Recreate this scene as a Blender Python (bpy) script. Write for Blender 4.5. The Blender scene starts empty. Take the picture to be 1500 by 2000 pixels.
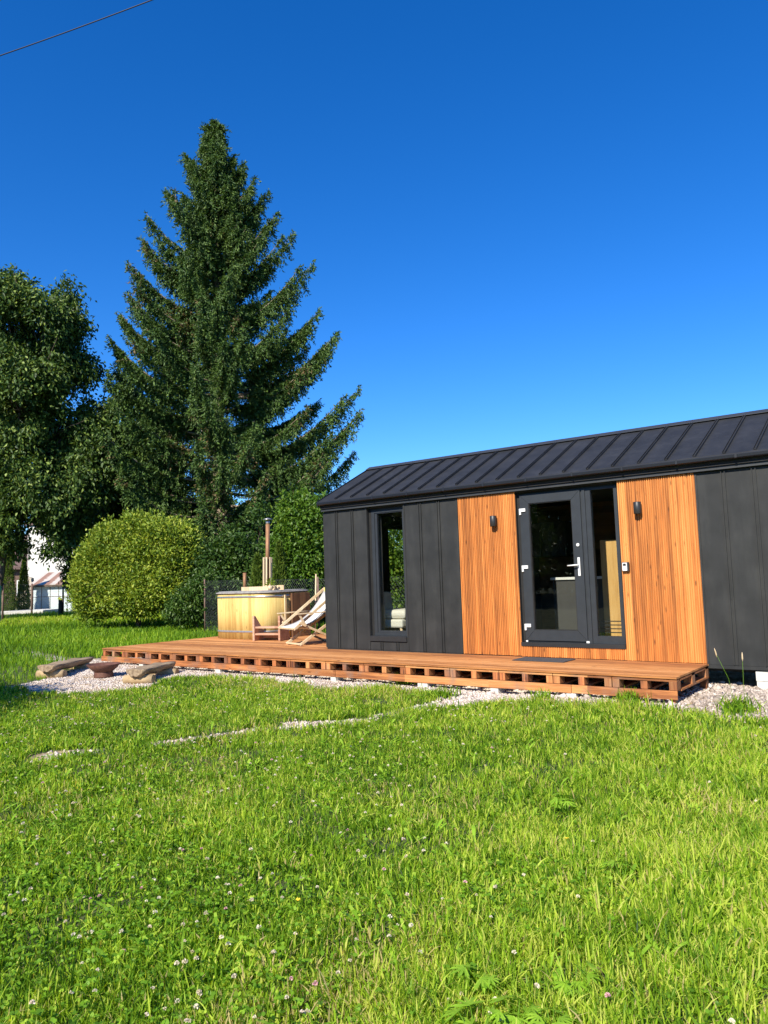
import bpy, math, random
import numpy as np
from mathutils import Vector, Matrix

random.seed(7)
rng = np.random.default_rng(11)
scene = bpy.context.scene
COL = scene.collection
R = math.radians

# ------------------------------------------------------------------ camera
CAM = np.array([8.68892777, -9.80259755, 1.16345986])
CR = np.array([0.79686164, 0.60327457, -0.03273098])
CU = np.array([0.07970071, -0.05126481, 0.99549973])
CF = np.array([-0.59888172, 0.79588423, 0.08893237])
FP = 1464.6964
cam = bpy.data.cameras.new('camera')
camo = bpy.data.objects.new('camera', cam)
COL.objects.link(camo)
cam.sensor_fit = 'VERTICAL'
cam.sensor_height = 24.0
cam.lens = FP / 2000 * 24.0
cam.clip_start = 0.05
cam.clip_end = 3000
m = Matrix.Identity(4)
for i in range(3):
    m[i][0] = CR[i]; m[i][1] = CU[i]; m[i][2] = -CF[i]; m[i][3] = CAM[i]
camo.matrix_world = m
scene.camera = camo

# ------------------------------------------------------------------ light
SUN_EL = 38.0
SUN_ROT = 170.0                       # azimuth, direction to the sun = (sin, cos)
world = bpy.data.worlds.new('World')
scene.world = world
world.use_nodes = True
wn = world.node_tree
sky = wn.nodes.new('ShaderNodeTexSky')
sky.sky_type = 'NISHITA'
sky.sun_disc = False
sky.sun_elevation = R(SUN_EL)
sky.sun_rotation = R(SUN_ROT)
sky.altitude = 600
sky.air_density = 1.0
sky.dust_density = 0.15
sky.ozone_density = 2.5
hs = wn.nodes.new('ShaderNodeHueSaturation')
hs.inputs['Saturation'].default_value = 1.38
hs.inputs['Value'].default_value = 1.0
wn.links.new(sky.outputs[0], hs.inputs['Color'])
bg = wn.nodes['Background']
gain = wn.nodes.new('ShaderNodeMix'); gain.data_type = 'RGBA'; gain.blend_type = 'MULTIPLY'
gain.inputs[0].default_value = 1.0
gain.inputs[7].default_value = (.66, .90, 1.22, 1)
wn.links.new(hs.outputs[0], gain.inputs[6])
wn.links.new(gain.outputs[2], bg.inputs[0])
bg.inputs[1].default_value = 0.10
sl = bpy.data.lights.new('sun', 'SUN')
sl.energy = 4.6
sl.angle = R(0.5)
sl.color = (1.0, 0.93, 0.80)
so = bpy.data.objects.new('sun', sl)
COL.objects.link(so)
sd = Vector((math.sin(R(SUN_ROT)) * math.cos(R(SUN_EL)), math.cos(R(SUN_ROT)) * math.cos(R(SUN_EL)), math.sin(R(SUN_EL))))
so.rotation_euler = sd.to_track_quat('Z', 'Y').to_euler()
so.location = (0, -20, 20)
scene.view_settings.view_transform = 'Standard'
scene.view_settings.look = 'None'
scene.view_settings.exposure = 0.75
scene.view_settings.gamma = 1.0

# ------------------------------------------------------------------ helpers
def at(px, py, d):
    """world point seen at photo pixel (1500x2000) at depth d metres"""
    return CAM + (CF + CR * (px - 750) / FP - CU * (py - 1000) / FP) * d


def tag(o, label=None, cat=None, group=None, kind=None):
    if label: o['label'] = label
    if cat: o['category'] = cat
    if group: o['group'] = group
    if kind: o['kind'] = kind
    return o


def empty(name, loc, rz=0.0):
    o = bpy.data.objects.new(name, None)
    COL.objects.link(o)
    o.location = loc
    o.rotation_euler = (0, 0, rz)
    o.empty_display_size = 0.2
    return o


class MB:
    def __init__(s):
        s.v = []; s.f = []; s.smooth = []

    def box(s, x0, x1, y0, y1, z0, z1, M=None):
        b = len(s.v)
        P = [(x0, y0, z0), (x1, y0, z0), (x1, y1, z0), (x0, y1, z0), (x0, y0, z1), (x1, y0, z1), (x1, y1, z1), (x0, y1, z1)]
        if M is not None:
            P = [tuple(M @ Vector(p)) for p in P]
        s.v += P
        for q in ((0, 3, 2, 1), (4, 5, 6, 7), (0, 1, 5, 4), (1, 2, 6, 5), (2, 3, 7, 6), (3, 0, 4, 7)):
            s.f.append(tuple(b + i for i in q)); s.smooth.append(False)
        return s

    def bar(s, p0, p1, w, h, up=(0, 0, 1)):
        p0 = Vector(p0); p1 = Vector(p1)
        d = (p1 - p0); L = d.length; d.normalize()
        up = Vector(up)
        x = d.cross(up)
        if x.length < 1e-4: x = d.cross(Vector((1, 0, 0)))
        x.normalize(); y = x.cross(d)
        M = Matrix((x, d, y)).transposed().to_4x4(); M.translation = p0
        return s.box(-w / 2, w / 2, 0, L, -h / 2, h / 2, M)

    def tube(s, pts, rad, n=8, cap=True, smooth=True):
        pts = [Vector(p) for p in pts]
        if not hasattr(rad, '__len__'): rad = [rad] * len(pts)
        b0 = len(s.v)
        ref = None
        for i, p in enumerate(pts):
            d = (pts[min(i + 1, len(pts) - 1)] - pts[max(i - 1, 0)]).normalized()
            if ref is None:
                ref = d.orthogonal().normalized()
            x = (ref - d * ref.dot(d)).normalized(); ref = x
            y = d.cross(x)
            for k in range(n):
                a = 2 * math.pi * k / n
                s.v.append(tuple(p + (x * math.cos(a) + y * math.sin(a)) * rad[i]))
        for i in range(len(pts) - 1):
            for k in range(n):
                a = b0 + i * n + k; c = b0 + i * n + (k + 1) % n
                s.f.append((a, c, c + n, a + n)); s.smooth.append(smooth)
        if cap:
            s.f.append(tuple(b0 + k for k in reversed(range(n)))); s.smooth.append(False)
            e = b0 + (len(pts) - 1) * n
            s.f.append(tuple(e + k for k in range(n))); s.smooth.append(False)
        return s

    def lathe(s, prof, n=32, c=(0, 0, 0), smooth=True):
        b0 = len(s.v)
        for (r, z) in prof:
            for k in range(n):
                a = 2 * math.pi * k / n
                s.v.append((c[0] + r * math.cos(a), c[1] + r * math.sin(a), c[2] + z))
        for i in range(len(prof) - 1):
            for k in range(n):
                a = b0 + i * n + k; d = b0 + i * n + (k + 1) % n
                s.f.append((a, d, d + n, a + n)); s.smooth.append(smooth)
        return s

    def loop_solid(s, rings, smooth=True, cap0=True, cap1=True):
        """rings: list of equal-length closed point loops"""
        b0 = len(s.v); n = len(rings[0])
        for r in rings: s.v += [tuple(p) for p in r]
        for i in range(len(rings) - 1):
            for k in range(n):
                a = b0 + i * n + k; d = b0 + i * n + (k + 1) % n
                s.f.append((a, d, d + n, a + n)); s.smooth.append(smooth)
        if cap0: s.f.append(tuple(b0 + k for k in reversed(range(n)))); s.smooth.append(False)
        if cap1:
            e = b0 + (len(rings) - 1) * n
            s.f.append(tuple(e + k for k in range(n))); s.smooth.append(False)
        return s

    def prism(s, poly, x0, x1, M=None):
        """poly in (y,z), extruded along x"""
        b = len(s.v); n = len(poly)
        P = [(x0, y, z) for y, z in poly] + [(x1, y, z) for y, z in poly]
        if M is not None: P = [tuple(M @ Vector(p)) for p in P]
        s.v += P
        s.f.append(tuple(b + i for i in range(n))); s.smooth.append(False)
        s.f.append(tuple(b + n + i for i in reversed(range(n)))); s.smooth.append(False)
        for i in range(n):
            j = (i + 1) % n
            s.f.append((b + j, b + i, b + n + i, b + n + j)); s.smooth.append(False)
        return s

    def build(s, name, mat, parent=None, bevel=0.0):
        me = bpy.data.meshes.new(name)
        me.from_pydata(s.v, [], s.f)
        me.polygons.foreach_set('use_smooth', s.smooth)
        me.materials.append(mat)
        me.update()
        o = bpy.data.objects.new(name, me)
        COL.objects.link(o)
        if parent is not None: o.parent = parent
        if bevel > 0:
            b = o.modifiers.new('bevel', 'BEVEL'); b.width = bevel; b.segments = 2
            b.limit_method = 'ANGLE'; b.angle_limit = R(40)
        return o


def fastmesh(name, V, F, mat, parent=None, tint=None, smooth=False):
    """V (n,3), F (k,m) equal-size faces, tint per face"""
    V = np.ascontiguousarray(V, dtype=np.float32)
    F = np.ascontiguousarray(F, dtype=np.int32)
    k, mm = F.shape
    me = bpy.data.meshes.new(name)
    me.vertices.add(len(V)); me.vertices.foreach_set('co', V.ravel())
    me.loops.add(k * mm); me.loops.foreach_set('vertex_index', F.ravel())
    me.polygons.add(k); me.polygons.foreach_set('loop_start', np.arange(0, k * mm, mm, dtype=np.int32))
    if tint is not None:
        a = me.attributes.new('tint', 'FLOAT', 'FACE')
        a.data.foreach_set('value', np.ascontiguousarray(tint, dtype=np.float32))
    me.update(calc_edges=True)
    if smooth: me.polygons.foreach_set('use_smooth', np.ones(k, dtype=bool))
    me.materials.append(mat)
    o = bpy.data.objects.new(name, me)
    COL.objects.link(o)
    if parent is not None: o.parent = parent
    return o


def copy_tree(o, parent=None):
    c = o.copy(); COL.objects.link(c)
    if parent is not None: c.parent = parent
    for ch in [x for x in o.children]:
        copy_tree(ch, c)
    return c


# ------------------------------------------------------------------ materials
def new_mat(name):
    mt = bpy.data.materials.new(name); mt.use_nodes = True
    nt = mt.node_tree
    return mt, nt, nt.nodes['Principled BSDF'], nt.nodes['Material Output']


def ramp(nt, fac, stops):
    r = nt.nodes.new('ShaderNodeValToRGB')
    el = r.color_ramp.elements
    while len(el) < len(stops): el.new(0.5)
    for e, (p, c) in zip(el, stops):
        e.position = p; e.color = (c[0], c[1], c[2], 1)
    nt.links.new(fac, r.inputs[0])
    return r.outputs[0]


def noise(nt, scale, detail=4, rough=.55, vec=None, stretch=None, coords='Object', off=None):
    n = nt.nodes.new('ShaderNodeTexNoise')
    n.inputs['Scale'].default_value = scale; n.inputs['Detail'].default_value = detail
    n.inputs['Roughness'].default_value = rough
    if vec is None:
        tc = nt.nodes.new('ShaderNodeTexCoord'); vec = tc.outputs[coords]
    if stretch or off is not None:
        mp = nt.nodes.new('ShaderNodeMapping')
        if stretch: mp.inputs['Scale'].default_value = stretch
        nt.links.new(vec, mp.inputs[0])
        if off is not None: nt.links.new(off, mp.inputs['Location'])
        vec = mp.outputs[0]
    nt.links.new(vec, n.inputs['Vector'])
    return n.outputs[0]


def math_n(nt, op, a, b=None):
    n = nt.nodes.new('ShaderNodeMath'); n.operation = op
    for i, x in enumerate((a, b)):
        if x is None: continue
        if isinstance(x, (int, float)): n.inputs[i].default_value = x
        else: nt.links.new(x, n.inputs[i])
    return n.outputs[0]


def mixc(nt, fac, a, b, mode='MIX'):
    n = nt.nodes.new('ShaderNodeMix'); n.data_type = 'RGBA'; n.blend_type = mode
    if isinstance(fac, (int, float)): n.inputs[0].default_value = fac
    else: nt.links.new(fac, n.inputs[0])
    for i, x in ((6, a), (7, b)):
        if isinstance(x, tuple): n.inputs[i].default_value = (x[0], x[1], x[2], 1)
        else: nt.links.new(x, n.inputs[i])
    return n.outputs[2]


def bump(nt, h, bs, strength=.3, dist=.01):
    b = nt.nodes.new('ShaderNodeBump'); b.inputs['Strength'].default_value = strength
    b.inputs['Distance'].default_value = dist
    nt.links.new(h, b.inputs['Height']); nt.links.new(b.outputs[0], bs.inputs['Normal'])


def pm(name, c1, c2, scale=6, rough=.6, metallic=0.0, bstr=.2, bdist=.004, stretch=None, r2=None, spec=None, lo=.3, hi=.7, detail=5, bscale=None):
    mt, nt, bs, out = new_mat(name)
    n = noise(nt, scale, detail, stretch=stretch)
    nt.links.new(ramp(nt, n, [(lo, c1), (hi, c2)]), bs.inputs['Base Color'])
    bs.inputs['Roughness'].default_value = rough
    bs.inputs['Metallic'].default_value = metallic
    if spec is not None: bs.inputs['Specular IOR Level'].default_value = spec
    if bstr:
        n2 = noise(nt, bscale or scale * 3, 4, stretch=stretch)
        bump(nt, n2, bs, bstr, bdist)
    return mt


def leaf_mat(name, stops, trans=.35, rough=.5, tcol=None, spec=.35):
    mt, nt, bs, out = new_mat(name)
    a = nt.nodes.new('ShaderNodeAttribute'); a.attribute_name = 'tint'
    col = ramp(nt, a.outputs['Fac'], stops)
    nt.links.new(col, bs.inputs['Base Color'])
    bs.inputs['Roughness'].default_value = rough
    bs.inputs['Specular IOR Level'].default_value = spec
    tr = nt.nodes.new('ShaderNodeBsdfTranslucent')
    tc = mixc(nt, 1.0, col, tcol or (1.5, 1.35, .55), 'MULTIPLY')
    nt.links.new(tc, tr.inputs[0])
    mx = nt.nodes.new('ShaderNodeMixShader'); mx.inputs[0].default_value = trans
    nt.links.new(bs.outputs[0], mx.inputs[1]); nt.links.new(tr.outputs[0], mx.inputs[2])
    nt.links.new(mx.outputs[0], out.inputs[0])
    return mt


def wood_mat(name, dark, mid, light, board=.14, axis='X', grain='Z', rough=.55, knots=True, pitch=None, across=22, span=.16):
    """axis: direction across the boards, grain: direction along them"""
    mt, nt, bs, out = new_mat(name)
    tc = nt.nodes.new('ShaderNodeTexCoord')
    sp = nt.nodes.new('ShaderNodeSeparateXYZ'); nt.links.new(tc.outputs['Object'], sp.inputs[0])
    fl = math_n(nt, 'FLOOR', math_n(nt, 'DIVIDE', sp.outputs[axis], board))
    wnn = nt.nodes.new('ShaderNodeTexWhiteNoise'); wnn.noise_dimensions = '1D'
    nt.links.new(fl, wnn.inputs['W'])
    st = [across] * 3
    st['XYZ'.index(grain)] = 1.3
    offv = nt.nodes.new('ShaderNodeCombineXYZ')
    nt.links.new(math_n(nt, 'MULTIPLY', wnn.outputs[0], 37.0), offv.inputs['XYZ'.index(grain)])
    n1 = noise(nt, 1.0, 6, .62, vec=tc.outputs['Object'], stretch=tuple(st), off=offv.outputs[0])
    st2 = [70, 70, 70]; st2['XYZ'.index(grain)] = 3.0
    n2 = noise(nt, 1.0, 3, .5, vec=tc.outputs['Object'], stretch=tuple(st2), off=offv.outputs[0])
    f = math_n(nt, 'ADD', math_n(nt, 'MULTIPLY', n1, .62), math_n(nt, 'MULTIPLY', n2, .38))
    f = math_n(nt, 'ADD', f, math_n(nt, 'MULTIPLY', math_n(nt, 'SUBTRACT', wnn.outputs[0], .5), .24))
    if pitch:
        w2_ = nt.nodes.new('ShaderNodeTexWhiteNoise'); w2_.noise_dimensions = '1D'
        nt.links.new(math_n(nt, 'FLOOR', math_n(nt, 'DIVIDE', sp.outputs[axis], pitch)), w2_.inputs['W'])
        f = math_n(nt, 'ADD', f, math_n(nt, 'MULTIPLY', math_n(nt, 'SUBTRACT', w2_.outputs[0], .5), .16))
    col = ramp(nt, f, [(.5 - span, dark), (.5, mid), (.5 + span, light)])
    if knots:
        vo = nt.nodes.new('ShaderNodeTexVoronoi'); vo.inputs['Scale'].default_value = 1.0
        mp = nt.nodes.new('ShaderNodeMapping')
        s3 = [11, 11, 11]; s3['XYZ'.index(grain)] = 3.6
        mp.inputs['Scale'].default_value = s3
        nt.links.new(tc.outputs['Object'], mp.inputs[0]); nt.links.new(offv.outputs[0], mp.inputs['Location'])
        nt.links.new(mp.outputs[0], vo.inputs['Vector'])
        k = nt.nodes.new('ShaderNodeMapRange')
        k.inputs['From Min'].default_value = .06; k.inputs['From Max'].default_value = .17
        k.inputs['To Min'].default_value = .75; k.inputs['To Max'].default_value = 0
        nt.links.new(vo.outputs['Distance'], k.inputs['Value'])
        col = mixc(nt, k.outputs[0], col, tuple(c * .45 for c in dark))
    nt.links.new(col, bs.inputs['Base Color'])
    bs.inputs['Roughness'].default_value = rough
    bump(nt, f, bs, .35, .003)
    return mt


M = {}
M['anth'] = pm('anthracite_coat', (.018, .019, .019), (.029, .030, .030), 3, .6, 0, .35, .0015, bscale=420, spec=.4)
M['roof'] = pm('roof_metal', (.017, .018, .020), (.026, .027, .030), 2, .6, .0, .25, .001, bscale=60)
M['gutter'] = pm('gutter_metal', (.006, .008, .013), (.009, .012, .019), 2, .5, .0, .1, .001)
M['soffit'] = pm('soffit', (.012, .012, .013), (.02, .02, .021), 4, .8, 0, .1)
M['trim'] = pm('trim_metal', (.03, .032, .034), (.04, .042, .044), 3, .5, 0, .1, .001)
M['pvc'] = pm('door_frame_foil', (.019, .023, .028), (.025, .030, .036), 8, .5, 0, .15, .0008, bscale=300)
M['pvc2'] = pm('sill_metal', (.014, .015, .016), (.02, .021, .022), 8, .5, 0, .15, .0008)
M['rubber'] = pm('rubber_seal', (.008, .008, .008), (.014, .014, .014), 8, .6, 0, 0)
M['white_metal'] = pm('white_coated_metal', (.72, .72, .70), (.8, .8, .78), 8, .35, 0, 0)
M['silver'] = pm('silver', (.6, .6, .6), (.7, .7, .7), 8, .3, .8, 0)
M['black'] = pm('black_plastic', (.018, .018, .019), (.03, .03, .03), 8, .45, 0, .1)
M['clad'] = wood_mat('thermo_cladding', (.24, .075, .015), (.55, .19, .038), (.74, .32, .085), .14, 'X', 'Z', .65, pitch=.0276, across=34, span=.24)
M['deck'] = wood_mat('deck_boards', (.25, .088, .024), (.49, .20, .056), (.68, .34, .13), .12, 'Y', 'X', .8)
M['pallet'] = wood_mat('pallet_wood', (.26, .088, .028), (.56, .215, .065), (.70, .33, .12), 1.3, 'X', 'X', .6)
M['pallet_block'] = wood_mat('pallet_block_wood', (.16, .055, .025), (.44, .15, .05), (.62, .28, .10), .35, 'X', 'Z', .65)
M['tub'] = wood_mat('tub_spruce', (.46, .30, .095), (.60, .44, .15), (.66, .51, .20), .09, 'X', 'Z', .85)
M['tub'].node_tree.nodes['Principled BSDF'].inputs['Specular IOR Level'].default_value = .15
M['tub_shade'] = wood_mat('tub_side_shade', (.10, .045, .02), (.16, .075, .03), (.22, .11, .045), .09, 'Y', 'Z', .8)  # darker tub wood, shade of the right side painted into the colour
M['pine'] = wood_mat('pale_pine', (.48, .34, .19), (.62, .48, .30), (.68, .55, .37), .5, 'X', 'Z', .5, knots=False)
M['stool'] = wood_mat('reddish_timber', (.34, .17, .10), (.50, .29, .19), (.60, .38, .27), .5, 'X', 'X', .55, knots=False)
M['oak'] = wood_mat('oak_panel', (.46, .25, .085), (.62, .37, .13), (.70, .44, .17), .5, 'X', 'Z', .4, knots=False)
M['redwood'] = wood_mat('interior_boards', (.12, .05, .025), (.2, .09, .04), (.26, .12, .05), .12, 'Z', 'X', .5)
M['canvas'] = pm('canvas', (.74, .73, .70), (.82, .81, .78), 30, .9, 0, .3, .002)
M['cream'] = pm('cream_upholstery', (.60, .58, .50), (.68, .66, .58), 30, .9, 0, .3, .002)
M['concrete'] = pm('concrete', (.50, .48, .43), (.66, .64, .58), 9, .85, 0, .5, .006)
M['rust'] = pm('rusty_steel', (.20, .10, .045), (.38, .20, .10), 12, .6, .3, .3, .002, stretch=(1, 1, .3))
M['bowl'] = pm('bowl_rust', (.08, .035, .025), (.17, .075, .05), 14, .7, .2, .5, .003)
M['steel'] = pm('steel_band', (.45, .44, .42), (.6, .59, .57), 20, .35, .8, 0)
M['greyrim'] = pm('weathered_rim', (.22, .21, .20), (.36, .34, .32), 18, .7, 0, .3)
M['logs'] = pm('weathered_log', (.17, .115, .07), (.40, .30, .19), 9, .85, 0, .9, .01, stretch=(.35, 3, 3))
M['logend'] = pm('log_cross_piece', (.30, .20, .10), (.50, .37, .21), 9, .8, 0, .5, .006)
M['bark'] = pm('bark', (.05, .035, .025), (.15, .11, .08), 9, .9, 0, .9, .02, stretch=(1, 1, .25))
M['twig'] = pm('twig_bark', (.16, .12, .08), (.30, .24, .17), 9, .9, 0, .3, .01)
M['mat'] = pm('door_mat', (.035, .036, .04), (.07, .07, .075), 90, .95, 0, .8, .004)
M['dark_room'] = pm('interior_grey', (.05, .05, .05), (.065, .065, .063), 3, .7, 0, .1)
M['floor_in'] = pm('interior_floor', (.16, .12, .08), (.22, .17, .11), 3, .5, 0, .1, stretch=(1, 8, 1))
M['plaster'] = pm('white_plaster', (.62, .60, .54), (.70, .68, .62), 1.2, .9, 0, .2, .01)
M['redroof'] = pm('brown_roof', (.09, .055, .048), (.15, .095, .08), 3, .8, 0, .4, .02, stretch=(1, 8, 1))
M['brownwall'] = pm('brown_wall', (.10, .06, .045), (.17, .10, .075), 3, .8, 0, .4, .02)
M['shedwall'] = pm('pale_sheet', (.50, .60, .62), (.62, .70, .72), .7, .5, 0, .1)
M['green_post'] = pm('green_coated_steel', (.02, .12, .085), (.03, .16, .11), 8, .4, 0, 0)
M['rust_post'] = pm('rusty_post', (.12, .07, .05), (.22, .14, .11), 9, .8, 0, .3)
M['wire'] = pm('galvanised_wire', (.10, .115, .11), (.16, .175, .17), 9, .5, .5, 0)
M['cable'] = pm('cable_rubber', (.01, .01, .012), (.015, .015, .017), 9, .6, 0, 0)
M['yellow'] = pm('yellow_cloth', (.62, .66, .08), (.72, .74, .12), 9, .7, 0, 0)
M['stonepile'] = pm('rubble_stone', (.34, .28, .21), (.60, .54, .44), 4, .9, 0, .8, .03)

for key, amt in (('anth', .5), ('roof', .4)):
    nt = M[key].node_tree; bs = nt.nodes['Principled BSDF']; bs.inputs['Specular IOR Level'].default_value = .3
    old = bs.inputs['Normal'].links[0].from_node
    b2 = nt.nodes.new('ShaderNodeBump'); b2.inputs['Strength'].default_value = amt; b2.inputs['Distance'].default_value = .012
    nt.links.new(noise(nt, 1.0, 2, .4, stretch=(2.5, 2.5, .9)), b2.inputs['Height']); nt.links.new(b2.outputs[0], old.inputs['Normal'])
    src = bs.inputs['Base Color'].links[0].from_socket
    du = ramp(nt, noise(nt, 1.0, 7, .65, stretch=(6, 6, 1.2)), [(.45, (1, 1, 1)), (.75, (1.5, 1.48, 1.42))])
    nt.links.new(mixc(nt, 1.0, src, du, 'MULTIPLY'), bs.inputs['Base Color'])

# striped shed roof
for key in ('pallet', 'pallet_block'):
    nt = M[key].node_tree; bs = nt.nodes['Principled BSDF']
    src = bs.inputs['Base Color'].links[0].from_socket
    oi = nt.nodes.new('ShaderNodeObjectInfo')
    tone = ramp(nt, oi.outputs['Random'], [(0, (.45, .42, .42)), (.25, (.8, .8, .8)), (.6, (1, 1, 1)), (1, (1.15, 1.1, 1.0))])
    c_ = mixc(nt, 1.0, src, tone, 'MULTIPLY')
    st_ = ramp(nt, noise(nt, 2.2, 5), [(.52, (0, 0, 0)), (.68, (.65, .65, .65))])
    nt.links.new(mixc(nt, st_, c_, (.20, .15, .12)), bs.inputs['Base Color'])
mt, nt, bs, out = new_mat('striped_sheet_roof')
tc = nt.nodes.new('ShaderNodeTexCoord'); sp = nt.nodes.new('ShaderNodeSeparateXYZ'); nt.links.new(tc.outputs['Object'], sp.inputs[0])
fr = math_n(nt, 'FRACT', math_n(nt, 'MULTIPLY', sp.outputs['X'], 1.55))
nz = noise(nt, 5, 4)
ff = math_n(nt, 'ADD', fr, math_n(nt, 'MULTIPLY', math_n(nt, 'SUBTRACT', nz, .5), .5))
nt.links.new(ramp(nt, ff, [(.42, (.30, .17, .12)), (.58, (.55, .49, .43))]), bs.inputs['Base Color'])
bs.inputs['Roughness'].default_value = .6
M['striped'] = mt

# glass
mt, nt, bs, out = new_mat('window_glass')
tr = nt.nodes.new('ShaderNodeBsdfTransparent'); tr.inputs[0].default_value = (.93, .94, .925, 1)
gl = nt.nodes.new('ShaderNodeBsdfGlossy'); gl.inputs['Roughness'].default_value = .01
fr = nt.nodes.new('ShaderNodeLayerWeight'); fr.inputs[0].default_value = .5
schl = math_n(nt, 'ADD', math_n(nt, 'MULTIPLY', math_n(nt, 'POWER', fr.outputs['Facing'], 5.0), .94), .045)
mx = nt.nodes.new('ShaderNodeMixShader')
nt.links.new(schl, mx.inputs[0]); nt.links.new(tr.outputs[0], mx.inputs[1]); nt.links.new(gl.outputs[0], mx.inputs[2])
nt.links.new(mx.outputs[0], out.inputs[0])
M['glass'] = mt

M['needle'] = leaf_mat('spruce_needles', [(0, (.024, .054, .014)), (.45, (.068, .130, .023)), (.8, (.130, .205, .034)), (1, (.20, .14, .06))], .15, .55)
M['cherry'] = leaf_mat('cherry_leaf', [(0, (.022, .048, .009)), (.6, (.060, .115, .019)), (1, (.24, .32, .06))], .22, .5, spec=.3)
M['gold'] = leaf_mat('golden_leaf', [(0, (.09, .16, .012)), (.5, (.19, .28, .024)), (1, (.42, .47, .06))], .3, .5)
M['hazel'] = leaf_mat('hazel_leaf', [(0, (.025, .06, .010)), (.6, (.06, .125, .018)), (1, (.15, .22, .04))], .3, .45)
M['lime'] = leaf_mat('bright_leaf', [(0, (.05, .12, .012)), (.6, (.11, .21, .018)), (1, (.26, .34, .03))], .35, .45)
M['thuja'] = leaf_mat('thuja_leaf', [(0, (.045, .09, .010)), (.6, (.09, .15, .015)), (1, (.17, .22, .025))], .2, .6)
M['grass'] = leaf_mat('grass_blade', [(0, (.030, .085, .008)), (.35, (.12, .26, .016)), (.7, (.32, .51, .030)), (.9, (.60, .73, .09)), (1, (.60, .50, .22))], .5, .5, tcol=(1.4, 1.2, .35), spec=.22)
M['clover'] = leaf_mat('clover_leaf', [(0, (.06, .15, .012)), (.6, (.19, .38, .022)), (1, (.46, .62, .06))], .45, .5, spec=.25)
M['weed'] = leaf_mat('broad_weed_leaf', [(0, (.18, .36, .02)), (.6, (.32, .54, .04)), (1, (.46, .64, .07))], .4, .45)
M['flower'] = leaf_mat('clover_flower', [(0, (.58, .48, .32)), (.6, (.80, .74, .58)), (1, (.66, .38, .40))], .2, .7, tcol=(1, 1, 1))
M['dandelion'] = pm('yellow_petals', (.75, .52, .02), (.85, .62, .04), 40, .7, 0, 0)
M['gravel_stone'] = leaf_mat('gravel_stone', [(0, (.26, .21, .17)), (.5, (.50, .42, .35)), (1, (.70, .62, .55))], 0.0, .9, spec=.2)


# ------------------------------------------------------------------ ground
def poly_sd(P, poly):
    """signed distance (negative inside) of points P (n,2) to polygon"""
    poly = np.asarray(poly, float); d = np.full(len(P), 1e9); inside = np.zeros(len(P), bool)
    for i in range(len(poly)):
        a = poly[i]; b = poly[(i + 1) % len(poly)]
        e = b - a; w = P - a
        t = np.clip((w @ e) / (e @ e), 0, 1)
        d = np.minimum(d, np.linalg.norm(w - t[:, None] * e, axis=1))
        c = ((a[1] <= P[:, 1]) & (b[1] > P[:, 1])) | ((b[1] <= P[:, 1]) & (a[1] > P[:, 1]))
        with np.errstate(divide='ignore', invalid='ignore'):
            xi = a[0] + (P[:, 1] - a[1]) / (b[1] - a[1]) * e[0]
        inside ^= c & (P[:, 0] < xi)
    return np.where(inside, -d, d)


def line_d(P, pts):
    pts = np.asarray(pts, float); d = np.full(len(P), 1e9)
    for a, b in zip(pts[:-1], pts[1:]):
        e = b - a; w = P - a
        t = np.clip((w @ e) / (e @ e), 0, 1)
        d = np.minimum(d, np.linalg.norm(w - t[:, None] * e, axis=1))
    return d


_NG = rng.random((256, 256))
def vn(x, y, s, seed=0):
    """value noise 0..1"""
    x = np.asarray(x) * s + seed * 17.3 + 1000; y = np.asarray(y) * s + seed * 9.1 + 1000
    xi = np.floor(x).astype(int); yi = np.floor(y).astype(int)
    fx = x - xi; fy = y - yi
    fx = fx * fx * (3 - 2 * fx); fy = fy * fy * (3 - 2 * fy)
    g = lambda a, b: _NG[a % 256, b % 256]
    return (g(xi, yi) * (1 - fx) + g(xi + 1, yi) * fx) * (1 - fy) + (g(xi, yi + 1) * (1 - fx) + g(xi + 1, yi + 1) * fx) * fy


GRAVEL = [(-5.64, -.91), (-4.78, -1.7), (-4.14, -2.5), (-3.8, -3.2), (-3.6, -3.8), (-3.08, -3.95), (-1.95, -3.96), (-1.5, -3.72), (-1.32, -3.3),
          (-1.35, -2.7), (-1.5, -2.1), (-1.4, -1.75), (-.8, -1.66), (.41, -1.78), (1.25, -1.9), (1.86, -1.9), (2.41, -1.78), (2.68, -1.62), (3.09, -1.66), (3.48, -1.82), (3.75, -2.3),
          (3.9, -2.5), (4.05, -2.3), (4.35, -1.98), (4.74, -1.78), (5.1, -1.86), (5.55, -1.6), (6.05, -1.56), (6.45, -1.8), (6.89, -1.75), (7.3, -2.0), (9.5, -2.6), (9.8, 3.3), (-.3, 3.3), (-.3, 2.9), (-4.9, 2.9), (-5.2, -.3)]
TRACK = [(2.0, -5.95), (2.31, -5.56), (2.55, -5.16), (2.66, -4.8), (2.72, -4.3), (2.98, -4.04), (3.25, -3.65), (3.44, -3.2), (3.62, -2.66), (3.8, -2.2)]


def bare(x, y):
    """1 = bare gravel, 0 = grass"""
    P = np.stack([x, y], 1)
    w = (vn(x, y, 2.3, 1) - .5) * .34 + (vn(x, y, 7, 2) - .5) * .16
    g = np.clip(.5 - (poly_sd(P, GRAVEL) + w * .8) / .10, 0, 1)
    d = line_d(P, TRACK)
    wdt = .15 + .10 * (vn(x, y, 1.7, 5) - .35)
    t = np.clip(.5 - (d + w * .7 - wdt) / .08, 0, 1) * np.clip((vn(x, y, 2.4, 8) - .20) * 6, 0, 1)
    b = 0 * x
    b2 = np.clip(.5 - (np.abs(y + 1.2 + .25 * (x + 7)) - .25 + w) / .15, 0, 1) * ((x < -5.0) & (x > -9))   # straw strip left of the pit
    return np.clip(np.maximum(np.maximum(g, t), np.maximum(b, b2 * .8)), 0, 1)


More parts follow.
